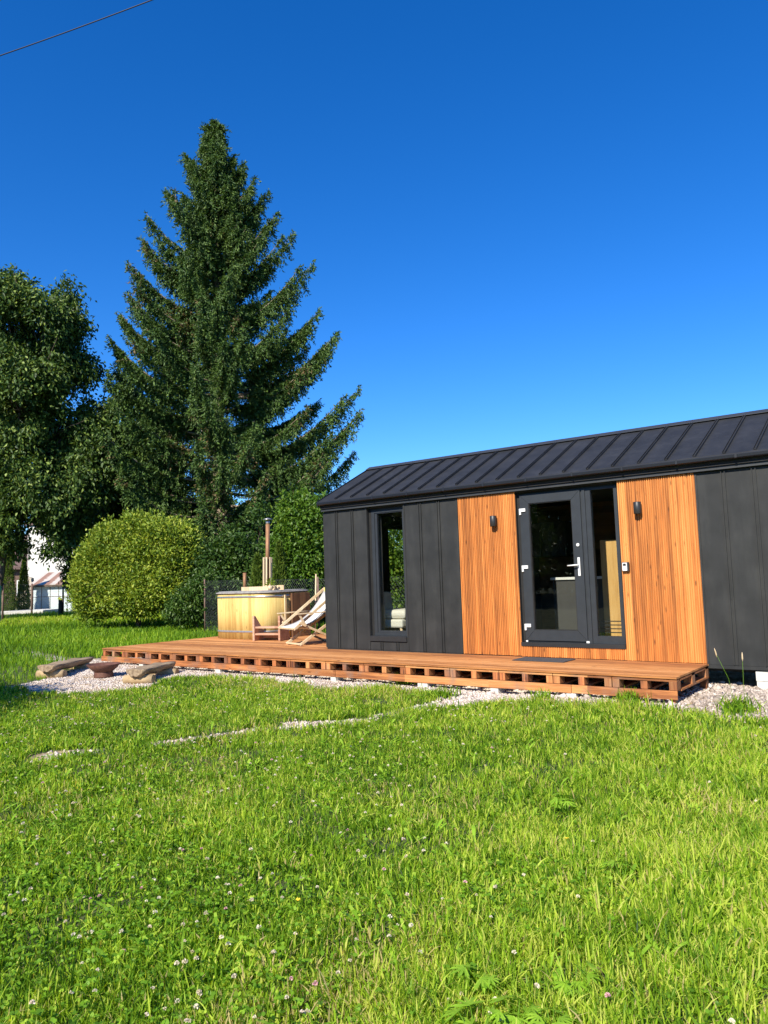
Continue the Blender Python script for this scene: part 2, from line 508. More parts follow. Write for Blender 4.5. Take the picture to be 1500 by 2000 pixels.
def gz(x, y):
    x = np.asarray(x, float); y = np.asarray(y, float)
    d = np.hypot(x - CAM[0], y - CAM[1])
    z = -.36 + .06 * np.clip((y + 3.2) / 1.6, 0, 1)
    z = z + .03 * (vn(x, y, .5, 3) - .5) + .035 * (vn(x, y, 1.9, 4) - .5) * (d < 20)
    z = z + .25 * np.clip((d - 18) / 14, 0, 1) * (x < 3)
    # gravel heap near the right end of the deck
    z = z + .05 * np.exp(-((x - 7.0) ** 2 + (y + .9) ** 2) / .5)
    return z


def gzs(x, y): return float(gz(np.array([x]), np.array([y]))[0])


xs = np.unique(np.concatenate([np.linspace(-400, -40, 13), np.linspace(-40, -8, 65), np.linspace(-8, 12, 251), np.linspace(12, 40, 15), np.linspace(40, 400, 10)]))
ys = np.unique(np.concatenate([np.linspace(-300, -14, 10), np.linspace(-14, 4, 226), np.linspace(4, 40, 73), np.linspace(40, 600, 16)]))
X, Y = np.meshgrid(xs, ys)
Xf = X.ravel(); Yf = Y.ravel()
Bf = bare(Xf, Yf)
Zf = gz(Xf, Yf)
nx = len(xs); ny = len(ys)
idx = np.arange(nx * ny).reshape(ny, nx)
F = np.stack([idx[:-1, :-1], idx[:-1, 1:], idx[1:, 1:], idx[1:, :-1]], -1).reshape(-1, 4)
mt, nt, bs, out = new_mat('soil_and_gravel')
a = nt.nodes.new('ShaderNodeAttribute'); a.attribute_name = 'bare'
n1 = noise(nt, 3, 6); n2 = noise(nt, 45, 4); n3 = noise(nt, 14, 5)
soil = ramp(nt, n3, [(.3, (.035, .05, .012)), (.55, (.06, .08, .02)), (.75, (.12, .10, .05))])
vo = nt.nodes.new('ShaderNodeTexVoronoi'); vo.inputs['Scale'].default_value = 38
tc = nt.nodes.new('ShaderNodeTexCoord'); nt.links.new(tc.outputs['Object'], vo.inputs['Vector'])
sep = nt.nodes.new('ShaderNodeSeparateColor'); nt.links.new(vo.outputs['Color'], sep.inputs[0])
grav = ramp(nt, sep.outputs[0], [(0, (.34, .27, .22)), (.5, (.52, .46, .41)), (1, (.68, .63, .59))])
dirt = ramp(nt, n2, [(.3, (.30, .20, .11)), (.7, (.46, .34, .21))])
grav = mixc(nt, ramp(nt, n1, [(.46, (0, 0, 0)), (.58, (1, 1, 1))]), grav, dirt)
nt.links.new(mixc(nt, a.outputs['Fac'], soil, grav), bs.inputs['Base Color'])
bs.inputs['Roughness'].default_value = .95
bump(nt, vo.outputs['Distance'], bs, .6, .02)
ground = fastmesh('ground', np.stack([Xf, Yf, Zf], 1), F, mt, smooth=True)
at_ = ground.data.attributes.new('bare', 'FLOAT', 'POINT')
at_.data.foreach_set('value', Bf.astype(np.float32))
tag(ground, kind='structure')

# loose stones on the gravel
def stones(name, xy, size, squash=.7):
    n = len(xy)
    base = np.array([(1, 0, 0), (-1, 0, 0), (0, 1, 0), (0, -1, 0), (0, 0, 1), (0, 0, -1)], float)
    fc = np.array([(0, 2, 4), (2, 1, 4), (1, 3, 4), (3, 0, 4), (2, 0, 5), (1, 2, 5), (3, 1, 5), (0, 3, 5)])
    V = base[None] * (0.75 + .5 * rng.random((n, 6, 1))) + .25 * (rng.random((n, 6, 3)) - .5)
    ang = rng.random(n) * 6.283; ca = np.cos(ang)[:, None]; sa = np.sin(ang)[:, None]
    tx = (rng.random(n) - .5)[:, None] * 1.6
    x, y, z = V[..., 0], V[..., 1], V[..., 2]
    y, z = y * np.cos(tx) - z * np.sin(tx), y * np.sin(tx) + z * np.cos(tx)
    x, y = x * ca - y * sa, x * sa + y * ca
    s = size[:, None]
    V = np.stack([xy[:, :1] + x * s, xy[:, 1:2] + y * s, gz(xy[:, 0], xy[:, 1])[:, None] + z * s * squash + s * .2], -1)
    Fx = (fc[None] + (np.arange(n) * 6)[:, None, None]).reshape(-1, 3)
    tint = np.repeat(np.clip(rng.normal(.6, .25, n) - .28 * (xy[:, 0] > 5.2), 0, 1), 8)
    return tag(fastmesh(name, V.reshape(-1, 3), Fx, M['gravel_stone'], tint=tint), 'pale pinkish loose gravel around the deck and fire pit', 'gravel', kind='stuff')


def in_bare(n, x0, x1, y0, y1, thr=.5):
    p = np.stack([rng.uniform(x0, x1, n), rng.uniform(y0, y1, n)], 1)
    return p[bare(p[:, 0], p[:, 1]) > thr]


pa = in_bare(42000, -5.6, 4.2, -6.0, -1.0, .55)
pb = in_bare(16000, 3.4, 7.9, -2.7, .4)
xy = np.concatenate([pa, pb])
thin = (vn(xy[:, 0], xy[:, 1], 1.6, 61) < .55) | (rng.random(len(xy)) < np.where((xy[:, 1] < -2.3) & (xy[:, 0] > 0), .6, .55))
sz = np.concatenate([rng.uniform(.010, .022, len(pa)), rng.uniform(.010, .03, len(pb)) * (1 + 1.2 * (rng.random(len(pb)) > .97))])
stones('gravel', xy[thin], sz[thin])

# ------------------------------------------------------------------ grass
def blades(name, x, y, h, w, tint, mat, lean=.45, base_z=None):
    n = len(x)
    z = gz(x, y) - .005
    ang = rng.random(n) * 6.283
    bx = np.cos(ang); by = np.sin(ang)
    ln = np.abs(rng.normal(0, lean, n)) + .08
    la = rng.random(n) * 6.283
    lx = np.cos(la) * ln; ly = np.sin(la) * ln
    V = np.zeros((n, 7, 3))
    for k, (t, ww) in enumerate(((0, .7), (.4, 1), (.75, .75))):
        cx = x + lx * h * t ** 1.8; cy = y + ly * h * t ** 1.8
        cz = z + h * t * (1 - .35 * np.minimum(ln, 1.2) * t)
        V[:, 2 * k, 0] = cx - bx * w * ww / 2; V[:, 2 * k, 1] = cy - by * w * ww / 2; V[:, 2 * k, 2] = cz
        V[:, 2 * k + 1, 0] = cx + bx * w * ww / 2; V[:, 2 * k + 1, 1] = cy + by * w * ww / 2; V[:, 2 * k + 1, 2] = cz
    V[:, 6, 0] = x + lx * h; V[:, 6, 1] = y + ly * h; V[:, 6, 2] = z + h * (1 - .4 * np.minimum(ln, 1.2))
    f3 = np.array([(0, 1, 3), (0, 3, 2), (2, 3, 5), (2, 5, 4), (4, 5, 6)])
    Fx = (f3[None] + (np.arange(n) * 7)[:, None, None]).reshape(-1, 3)
    return fastmesh(name, V.reshape(-1, 3), Fx, mat, tint=np.repeat(np.clip(tint, 0, 1), 5))


AZ0 = math.atan2(CF[0], CF[1])
def fan(n, d0, d1, half=37.0, power=0.0):
    az = AZ0 + R(1) * rng.uniform(-half, half, n)
    u = rng.random(n)
    d = d0 + (d1 - d0) * u ** (1 + power)
    return CAM[0] + np.sin(az) * d, CAM[1] + np.cos(az) * d, d


def under_building(x, y):
    return ((x > -4.7) & (x < 6.25) & (y > -1.38) & (y < 2.8)) | ((x > -.1) & (x < 9.5) & (y > -.05) & (y < 2.9))


x, y, d = fan(390000, 2.0, 13.5, 37, .12)
b = bare(x, y)
patch = vn(x, y, .8, 11); fine = vn(x, y, 4, 12)
side = ((x - CAM[0]) * CR[0] + (y - CAM[1]) * CR[1]) / d      # left (-) right (+)
keep = (rng.random(len(x)) > b * 1.02) & ~under_building(x, y)
keep &= rng.random(len(x)) < (.30 + 1.1 * fine)
x, y, d, patch, fine, side = [q[keep] for q in (x, y, d, patch, fine, side)]
h = .035 + .05 * patch + .04 * fine + .035 * np.clip(side * 2, 0, 1) + rng.normal(0, .014, len(x))
tall = rng.random(len(x)) > .985
h = np.clip(h, .025, .2) * np.where(tall, 1.7, 1)
wd = rng.uniform(.003, .0078, len(x)) * (1 + .05 * d) * (1 + .5 * (vn(x, y, 2.2, 21) > .66))
tint = .60 + .20 * (patch - .5) + .09 * np.clip(side * 1.6, -1, 1) + .26 * (vn(x, y, 7, 71) - .5) + .18 * (vn(x, y, 2.6, 72) - .5) + rng.normal(0, .25, len(x))
tint = np.where(rng.random(len(x)) > .97 - .22 * np.clip((vn(x, y, 1.3, 51) - .62) * 4, 0, 1), 1.0, np.clip(tint, 0, .93))
tag(blades('lawn_grass', x, y, h, wd, tint, M['grass'], .5), 'short bright green lawn grass in the foreground', 'grass', kind='stuff')

# taller meadow behind the gravel on the left
x, y, d = fan(120000, 12.5, 40, 30, .25)
px_side = ((x - CAM[0]) * CR[0] + (y - CAM[1]) * CR[1]) / d
keep = (px_side < .12) & ~under_building(x, y) & (rng.random(len(x)) > bare(x, y) * 1.02)
x, y, d = x[keep], y[keep], d[keep]
tl = np.clip((d - 14.5) / 5, 0, 1)
h = (.07 + .16 * tl) * (.6 + .8 * vn(x, y, .7, 13)) + rng.normal(0, .02, len(x))
h = np.clip(h, .04, .5)
wd = rng.uniform(.007, .014, len(x)) * (1 + tl)
tint = .42 + .3 * (vn(x, y, .5, 14) - .5) + rng.normal(0, .15, len(x)) + .25 * (d > 28)
tag(blades('meadow_grass', x, y, h, wd, np.clip(tint, 0, .95), M['grass'], .4), 'taller unmown meadow grass behind the deck', 'grass', kind='stuff')

# clover leaves
def discs(P, N, rad, k=6):
    """small n-gons: P (n,3) centres, N normals"""
    n = len(P)
    A = np.cross(N, np.array([0.31, .77, .12])); A /= np.linalg.norm(A, axis=1)[:, None]
    B = np.cross(N, A)
    t = np.arange(k) / k * 6.283
    V = P[:, None] + rad[:, None, None] * (A[:, None] * np.cos(t)[None, :, None] + B[:, None] * np.sin(t)[None, :, None])
    Fx = np.arange(n * k).reshape(n, k)
    return V.reshape(-1, 3), Fx


x, y, d = fan(70000, 2.1, 11.0, 36, .1)
side = ((x - CAM[0]) * CR[0] + (y - CAM[1]) * CR[1]) / d
cl = vn(x, y, 1.1, 31) + .35 * np.clip(-side * 2, -1, 1) + .35 * np.clip((4.2 - d) / 2, -.4, 1)
keep = (rng.random(len(x)) < np.clip((cl - .38) * .9, .04, .42)) & (bare(x, y) < .35) & ~under_building(x, y)
x, y, d = x[keep], y[keep], d[keep]
n = len(x); hh = rng.uniform(.035, .095, n) + .01
cen = np.stack([x, y, gz(x, y) + hh], 1)
ra = rng.uniform(.004, .0082, n) * (1 + .03 * d)
Ps = []; Ns = []; Rs = []; Ts = []
th0 = rng.random(n) * 6.283; tb = np.clip(rng.normal(.52, .2, n), 0, 1)
for k in range(3):
    a = th0 + k * 2.094
    o = np.stack([np.cos(a), np.sin(a), np.zeros(n) - .15], 1)
    Ps.append(cen + o * ra[:, None]); nn = np.stack([-np.cos(a) * .3 + rng.normal(0, .5, n), -np.sin(a) * .3 + rng.normal(0, .5, n), np.ones(n)], 1)
    Ns.append(nn / np.linalg.norm(nn, axis=1)[:, None]); Rs.append(ra); Ts.append(tb)
V, Fx = discs(np.concatenate(Ps), np.concatenate(Ns), np.concatenate(Rs))
tag(fastmesh('clover', V, Fx, M['clover'], tint=np.concatenate(Ts)), 'round-leaved clover growing through the lawn', 'clover', kind='stuff')

# clover flower heads (tiny ruffled balls on stems), far too many to count
x, y, d = fan(1500, 2.2, 12.0, 36, .0)
side = ((x - CAM[0]) * CR[0] + (y - CAM[1]) * CR[1]) / d
cl = vn(x, y, .9, 41)
keep = (rng.random(len(x)) < np.clip((cl - .35) * 2.0 - side * 1.5, .03, 1)) & (bare(x, y) < .3) & ~under_building(x, y)
x, y, d = x[keep], y[keep], d[keep]
n = len(x)
cen = np.stack([x, y, gz(x, y) + rng.uniform(.07, .12, n)], 1)
K = 26
dirs = rng.normal(0, 1, (n, K, 3)); dirs /= np.linalg.norm(dirs, axis=2)[..., None]; dirs[..., 2] = np.abs(dirs[..., 2]) * 1.1 - .25
rr = rng.uniform(.006, .010, n) * (1 + .02 * d)
tip = cen[:, None] + dirs * rr[:, None, None] * 1.1
sidev = np.cross(dirs, rng.normal(0, 1, (n, K, 3))); sidev /= np.linalg.norm(sidev, axis=2)[..., None]
basep = cen[:, None] + dirs * rr[:, None, None] * .15
V = np.stack([basep - sidev * rr[:, None, None] * .12, tip - sidev * rr[:, None, None] * .3, tip + sidev * rr[:, None, None] * .3, basep + sidev * rr[:, None, None] * .12], 2)
tn = np.where(rng.random(n) > .9, 1.0, np.clip(rng.normal(.4, .2, n), 0, .7))
tag(fastmesh('clover_flowers', V.reshape(-1, 3), np.arange(n * K * 4).reshape(-1, 4), M['flower'], tint=np.repeat(tn, K)), 'tiny white clover blossoms sprinkled through the lawn', 'clover flowers', kind='stuff')


# broad weeds: palmate leaves and dandelion rosettes
def palmate(mbv, mbf, c, rad, rot, tilt):
    """one deeply cut leaf with 5 toothed lobes, as a fan of triangles"""
    Rm = Matrix.Rotation(rot, 3, 'Z') @ Matrix.Rotation(tilt, 3, 'X')
    b = len(mbv); pts = [(0, 0, 0)]
    prof = [(.06, -2.6)]
    for k in range(5):
        a = (k - 2) * .62
        prof += [(.28, a - .31), (.72, a - .15), (.70, a - .08), (1.0, a), (.72, a + .1), (.70, a + .17)]
    prof += [(.28, 1.6), (.06, 2.6)]
    for r_, a_ in prof:
        pts.append((math.sin(a_) * r_ * rad, math.cos(a_) * r_ * rad, -.18 * rad * r_ * r_ + random.uniform(-.03, .03) * rad))
    for p in pts: mbv.append(tuple(Rm @ Vector(p) + Vector(c)))
    for k in range(1, len(pts) - 1): mbf.append((b, b + k + 1, b + k))


def weed(name, x, y, nleaf, rad, hgt, label, group):
    root = empty(name, (x, y, gzs(x, y)))
    v = []; f = []; st = MB()
    for k in range(nleaf):
        a = random.uniform(0, 6.28); rr_ = random.uniform(.15, 1.0) * rad * 1.2; hh_ = hgt * random.uniform(.6, 1.1)
        c = (math.cos(a) * rr_, math.sin(a) * rr_, hh_)
        palmate(v, f, c, rad * random.uniform(.6, 1.0), a - math.pi / 2, random.uniform(-.5, .1))
        st.tube([(0, 0, 0), (c[0] * .5, c[1] * .5, hh_ * .6), c], [.0025, .002, .0015], 4)
    V = np.array(v); o = fastmesh('leaves', V, np.array(f), M['weed'], root, tint=np.clip(rng.normal(.5, .2, len(f)), 0, 1))
    st.build('stems', M['weed'], root)
    return tag(root, label, 'weed', group)


def gp(px, py, zz=-.33):
    dr = CF + CR * (px - 750) / FP - CU * (py - 1000) / FP
    t = (zz - CAM[2]) / dr[2]; p = CAM + dr * t
    return float(p[0]), float(p[1])


WG = 'cut-leaved weeds in the lawn'
for (px, py, nl, rd, hg, lb) in [
    (915, 1895, 5, .052, .07, 'cut-leaved weed standing alone below the middle of the lawn, left of the leafy clump'),
    (935, 1990, 9, .055, .07, 'leafy cut-leaved weed clump at the bottom edge of the picture'),
    (1010, 1965, 9, .055, .08, 'bushiest cut-leaved weed in the clump near the bottom edge'),
    (1075, 1975, 8, .05, .07, 'rightmost cut-leaved weed of the clump near the bottom edge'),
    (1120, 1895, 4, .05, .07, 'spindly cut-leaved weed above and right of the leafy clump'),
    (1215, 1690, 5, .045, .07, 'cut-leaved weed in the right half of the lawn among bright blades'),
    (1105, 1570, 6, .06, .09, 'bluish broad weed patch in the middle right of the lawn')]:
    x_, y_ = gp(px, py, -.26)
    weed('weed_plant', x_, y_, int(nl * 1.6), rd * 1.35, hg + .045, lb, WG)

# dandelion style strap leaves as part of the ground cover
v = []; f = []
for k in range(360):
    xx, yy, dd = fan(1, 2.3, 9.5, 34)
    xx = float(xx[0]); yy = float(yy[0])
    if bare(np.array([xx]), np.array([yy]))[0] > .2 or bool(under_building(np.array([xx]), np.array([yy]))[0]): continue
    z0 = gzs(xx, yy)
    for q in range(random.randint(2, 5)):
        a = random.uniform(0, 6.28); L = random.uniform(.07, .14); W = L * random.uniform(.12, .2)
        dx, dy = math.cos(a), math.sin(a); el = random.uniform(.35, 1.2)
        bi = len(v)
        for t, ww in ((0, .15), (.35, .6), (.7, 1), (.9, .7)):
            cx = xx + dx * L * t * math.cos(el * (1 - .5 * t)); cy = yy + dy * L * t * math.cos(el * (1 - .5 * t)); cz = z0 + .02 + L * math.sin(el) * t * (1 - .35 * t)
            v += [(cx - dy * W * ww / 2, cy + dx * W * ww / 2, cz), (cx + dy * W * ww / 2, cy - dx * W * ww / 2, cz)]
        for s_ in range(3): f.append((bi + 2 * s_, bi + 2 * s_ + 1, bi + 2 * s_ + 3, bi + 2 * s_ + 2))
tag(fastmesh('strap_leaves', np.array(v), np.array(f), M['weed'], tint=rng.random(len(f))), 'broad strap-shaped weed leaves mixed into the lawn', 'ground cover', kind='stuff')

for (px, py, lb) in [(583, 1785, 'yellow lawn flower left of the middle of the foreground'), (1108, 1660, 'yellow lawn flower in the right half of the lawn')]:
    x_, y_ = gp(px, py)
    fo = empty('yellow_flower', (x_, y_, gzs(x_, y_)))
    mb = MB()
    for k in range(12):
        a = k / 12 * 6.283
        mb.bar((0, 0, .085), (math.cos(a) * .011, math.sin(a) * .011, .09 + random.uniform(-.002, .004)), .005, .001)
    mb.build('petals', M['dandelion'], fo)
    MB().tube([(0, 0, 0), (.004, .002, .085)], .0015, 5).build('stem', M['weed'], fo)
    tag(fo, lb, 'flower')


# tall weeds near the deck
def tuft(name, x, y, n, h, spread, label, cat='grass tuft', group=None, tint0=.45):
    root = empty(name, (x, y, gzs(x, y)))
    V = []; Fq = []
    for k in range(n):
        a = random.uniform(0, 6.28); ln = abs(random.gauss(0, .5)) + .1
        bx, by = random.gauss(0, spread), random.gauss(0, spread)
        hh = h * random.uniform(.5, 1.15); w = random.uniform(.004, .009); wa = random.uniform(0, 6.28)
        b0 = len(V)
        for t, ww in ((0, .8), (.4, 1), (.75, .7), (1, .08)):
            cx = bx + math.cos(a) * ln * hh * t ** 2; cy = by + math.sin(a) * ln * hh * t ** 2; cz = hh * t * (1 - .35 * ln * t)
            V += [(cx - math.cos(wa) * w * ww, cy - math.sin(wa) * w * ww, cz), (cx + math.cos(wa) * w * ww, cy + math.sin(wa) * w * ww, cz)]
        for s_ in range(3): Fq.append((b0 + 2 * s_, b0 + 2 * s_ + 1, b0 + 2 * s_ + 3, b0 + 2 * s_ + 2))
    o = fastmesh('blades', np.array(V), np.array(Fq), M['grass'], root, tint=np.clip(rng.normal(tint0, .2, len(Fq)), 0, .95))
    return tag(root, label, cat, group)


TG = 'grass tufts along the edge of the deck'
tuft('grass_tuft', *gp(790, 1338), 150, .2, .07, 'dark green grass tuft growing against the middle of the deck front', group=TG)
tuft('grass_tuft', *gp(1060, 1372), 70, .16, .05, 'thin grass tuft in front of the small concrete block under the deck', group=TG)
tuft('grass_tuft', *gp(1235, 1378), 190, .17, .08, 'wide grass tuft under the right part of the deck front', group=TG)
tuft('grass_tuft', *gp(862, 1366), 160, .15, .09, 'rounded grass tuft where the gravel track meets the deck', group=TG)
tuft('grass_tuft', *gp(1440, 1400), 170, .2, .10, 'grass tuft on the gravel by the right edge of the picture', group=TG)
tuft('grass_tuft', *gp(310, 1290), 60, .16, .07, 'wispy weed tuft growing up the left end of the deck front', group=TG)

for (px, py, h_, ln_, lb) in ((1456, 1392, .50, .01, 'upright grass stalk with a pale seed head in front of the white block'), (1436, 1385, .52, -.16, 'leaning thin grass stalk with a seed head before the dark wall')):
    x_, y_ = gp(px, py)
    so_ = empty('seed_stalk', (x_, y_, gzs(x_, y_))); d_ = Vector((CR[0], CR[1], 0)) * ln_
    MB().tube([(0, 0, 0), d_ * .3 + Vector((0, 0, h_ * .5)), d_ + Vector((0, 0, h_))], [.0028, .002, .0015], 5).build('stem', M['weed'], so_)
    MB().tube([d_ * .98 + Vector((0, 0, h_ * .93)), d_ + Vector((0, 0, h_ * .99)), d_ * 1.05 + Vector((0, 0, h_ * 1.06)), d_ * 1.1 + Vector((0, 0, h_ * 1.12))], [.002, .008, .007, .002], 7).build('seed_head', M['pine'], so_)
    tag(so_, lb, 'grass stalk')

# ------------------------------------------------------------------ house
HX1 = 9.3
house = empty('tiny_house', (0, 0, 0))
tag(house, 'dark anthracite tiny house with orange wood slat panels and standing seam roof', 'tiny house')
BT = 2.355                             # top of cladding
# structural front wall pieces (behind the cladding) around the openings
WIN = (.954, 1.700, .16, 2.345)
DOR = (3.700, 5.205, .15, 2.345)
wall = MB()
y0, y1 = .002, .14
wall.box(0, WIN[0], y0, y1, -.02, 2.40)
wall.box(WIN[0], WIN[1], y0, y1, -.02, WIN[2] - .01)
wall.box(WIN[0], WIN[1], y0, y1, WIN[3], 2.40)
wall.box(WIN[1], DOR[0], y0, y1, -.02, 2.40)
wall.box(DOR[0], DOR[1], y0, y1, -.02, DOR[2] - .01)
wall.box(DOR[0], DOR[1], y0, y1, DOR[3], 2.40)
wall.box(DOR[1], HX1, y0, y1, -.05, 2.40)
# back wall, right wall
wall.box(0, HX1, 2.62, 2.742, -.05, 2.40)
wall.box(HX1 - .12, HX1, .142, 2.618, -.05, 2.40)
# left wall with gable window y 1.72..2.5
wall.box(0, .12, .142, 1.68, -.05, 2.40)
wall.box(0, .12, 1.68, 2.5, -.05, .25)
wall.box(0, .12, 1.68, 2.5, 2.18, 2.40)
wall.box(0, .12, 2.5, 2.618, -.05, 2.40)
for xa in (0.0, HX1 - .12):
    wall.prism([(.0, 2.402), (2.742, 2.402), (1.371, 3.06)], xa, xa + .12)
wall.box(0.121, HX1 - .121, .141, 2.619, -.1, -.051)
wall.build('wall', M['anth'], house)
MB().box(.125, HX1 - .125, .145, 2.615, 0.0, .14).build('floor', M['floor_in'], house)
MB().box(.125, HX1 - .125, .145, 2.615, 2.36, 2.395).build('ceiling', M['dark_room'], house)

# metal cladding: sheets with paired seams
def sheet(xa, xb, za, zb, seams, y=-.004, extra=()):
    cl = MB(); cl.box(xa, xb, y, .0015, za, zb)
    for s_ in seams:
        for o_ in (-.021, .021):
            cl.box(s_ + o_ - .005, s_ + o_ + .005, y - .020, y - .0003, za + .004, zb - .004)
        cl.box(s_ - .0155, s_ + .0155, y - .004, y - .0002, za + .004, zb - .004)
    for e_ in extra: cl.box(*e_)
    cl.build('metal_cladding', M['anth'], house)
sheet(-.004, WIN[0] - .004, .02, BT, [.285, .635], extra=[(WIN[0] - .030, WIN[0] - .004, -.012, -.0045, .02, BT), (-.02, -.0045, -.006, .05, .03, BT)])
sheet(WIN[0] + .0, WIN[1], .02, WIN[2] - .012, [1.19, 1.51])
sheet(WIN[1] + .002, 2.724, .015, BT, [2.03, 2.378], extra=[(WIN[1], WIN[1] + .028, -.012, -.0045, .02, BT), (2.700, 2.726, -.014, -.0045, .015, BT)])
sheet(6.205, HX1, -.008, BT, [6.53, 6.875, 7.222, 7.57, 7.917, 8.262, 8.61, 8.955],
      extra=[(6.198, 6.222, -.016, -.0045, -.05, BT), (6.2225, HX1, -.010, .0014, -.052, -.010)] + [(q - .015, q + .015, -.0105, -.0085, z_, z_ + .006) for q in (6.53, 6.875) for z_ in (1.54, .78)])
# left gable cladding
for yy in np.arange(.3, 2.7, .35):
    if 1.66 < yy < 2.52: continue
    gc = MB(); gc.box(-.016, -.0005, yy - .02, yy + .02, -.04, 2.40); gc.build('gable_seam', M['anth'], house)


# wooden slat cladding (real slats)
def slats(mb, xa, xb, za, zb, pitch=.0276, y=.0015, dep=.021):
    n = int(round((xb - xa) / pitch)); p = (xb - xa) / n
    mb.box(xa, xb, y - .006, y, za, zb)
    for k in range(n):
        c = xa + (k + .5) * p; h_ = p * .36
        jz = random.uniform(-.002, .002)
        ring = [(c - h_, y - .007), (c - h_ * .95, y - dep * .75), (c - h_ * .5, y - dep), (c + h_ * .5, y - dep), (c + h_ * .95, y - dep * .75), (c + h_, y - .007)]
        b = len(mb.v)
        for z_ in (za + jz, zb + jz * .3 + .004):
            for q in ring: mb.v.append((q[0], q[1], z_))
        for j in range(5):
            mb.f.append((b + j, b + j + 6, b + j + 7, b + j + 1)[::-1]); mb.smooth.append(False)
        mb.f.append(tuple(b + j for j in range(6))); mb.smooth.append(False)
        mb.f.append(tuple(b + 6 + j for j in reversed(range(6)))); mb.smooth.append(False)
for (xa, xb, za, zb) in ((2.731, 3.698, .012, BT), (5.207, 6.196, .004, BT)):
    mb = MB(); slats(mb, xa, xb, za, zb); mb.build('wood_cladding', M['clad'], house)
mb = MB(); slats(mb, 3.700, 5.205, .006, .148); mb.build('wood_cladding', M['clad'], house)

# trim band under the eaves, soffit, gutter, roof
tb = MB(); tb.box(-.02, HX1 + .02, -.058, -.0225, 2.364, 2.404)
tb.build('trim_band', M['trim'], house)
MB().box(-.015, HX1 + .05, -.084, -.001, 2.408, 2.43).build('soffit', M['soffit'], house)
gt = MB()
prof = [(-.160, 2.522), (-.167, 2.512), (-.162, 2.478), (-.148, 2.466), (-.085, 2.466), (-.085, 2.474), (-.143, 2.474), (-.150, 2.482), (-.155, 2.510), (-.150, 2.520)]
gt.prism(prof, -.025, HX1 + .1)
gt.prism([(-.160, 2.522), (-.150, 2.468), (-.09, 2.468), (-.09, 2.515)], -.029, -.0255)
gu = gt.build('gutter', M['gutter'], house)
for k in range(15):
    xx = .5 + k * .69
    br = MB(); br.box(xx, xx + .025, -.1705, -.1675, 2.472, 2.528); br.build('bracket', M['gutter'], gu)
EY, EZ, RY, RZ = -.125, 2.535, 1.371, 3.26
sl_ = (RZ - EZ) / (RY - EY)
rf = MB()
rf.prism([(EY, EZ), (RY, RZ), (2 * RY - EY, EZ), (2 * RY - EY, EZ - .03), (RY, RZ - .03), (EY, EZ - .03)], -.02, HX1 + .06)
roof = rf.build('roof', M['roof'], house)
seam = MB()
xx = 1.745 - 5 * .3455
nrm = Vector((0, -sl_, 1)).normalized()
while xx < HX1:
    if xx > .03:
        for sgn in (1, -1):
            ya, yb = (EY + .02, RY - .03)
            za, zb = EZ + (ya - EY) * sl_, EZ + (yb - EY) * sl_
            if sgn < 0: ya, yb = 2 * RY - ya, 2 * RY - yb
            n_ = Vector((0, -sl_ * sgn, 1)).normalized()
            for off in (-.015, .015):
                p0 = Vector((xx + off, ya, za)) + n_ * .0145; p1 = Vector((xx + off, yb, zb)) + n_ * .0145
                seam.bar(p0, p1, .006, .028, up=n_)
            p0 = Vector((xx, ya, za)) + n_ * .0065; p1 = Vector((xx, yb, zb)) + n_ * .0065
            seam.bar(p0, p1, .0235, .008, up=n_)
    xx += .3455
seam.build('seam', M['roof'], roof)
rc = MB()
rc.prism([(RY - .11, RZ - .11 * sl_ + .031), (RY, RZ + .035), (RY + .11, RZ - .11 * sl_ + .031), (RY + .11, RZ - .11 * sl_ + .024), (RY, RZ + .025), (RY - .11, RZ - .11 * sl_ + .024)], -.038, HX1 + .07)
rc.build('ridge_cap', M['trim'], roof)
for xa in (-.036, HX1 + .062):
    vg = MB(); vg.prism([(EY - .01, EZ + .012), (RY, RZ + .022), (2 * RY - EY + .01, EZ + .012), (2 * RY - EY + .01, EZ - .10), (RY, RZ - .09), (EY - .01, EZ - .10)], xa, xa + .014); vg.build('verge_trim', M['gutter'], roof)
MB().box(-.018, .08, -.070, -.001, 2.432, 2.50).build('eave_end', M['soffit'], house)
fa = MB(); fa.box(-.015, HX1 + .05, -.084, -.072, 2.432, 2.503); fa.build('fascia_board', M['soffit'], house)


# window
def frame_rect(mb, xa, xb, za, zb, w, ya, yb):
    if not hasattr(w, '__len__'): w = (w, w, w, w)   # left right bottom top
    mb.box(xa, xa + w[0], ya, yb, za, zb)
    mb.box(xb - w[1], xb, ya, yb, za, zb)
    mb.box(xa + w[0], xb - w[1], ya + .001, yb, za, za + w[2])
    mb.box(xa + w[0], xb - w[1], ya + .001, yb, zb - w[3], zb)

win = MB(); frame_rect(win, 1.005, 1.672, .232, 2.295, (.062, .03, .06, .035), .05, .12)
wf = win.build('window', M['pvc'], house)
w2 = MB(); frame_rect(w2, 1.068, 1.641, .293, 2.258, (.045, .012, .03, .012), .062, .115); w2.build('sash', M['pvc'], wf)
MB().box(1.112, 1.630, .085, .091, .322, 2.247).build('glass', M['glass'], wf)
MB().box(.958, 1.696, .052, .12, .17, 2.344).v
rv = MB()
rv.box(.9545, 1.004, .056, .138, .17, 2.344); rv.box(1.673, 1.6995, .056, .138, .17, 2.344)
rv.box(1.0045, 1.6725, .056, .138, 2.296, 2.344); rv.box(1.0045, 1.6725, .056, .138, .165, .2315)
rv.build('reveal', M['rubber'], wf)
MB().prism([(-.028, .158), (-.028, .236), (-.024, .240), (.0495, .246), (.0495, .158)], .958, 1.696).build('sill', M['pvc2'], wf)

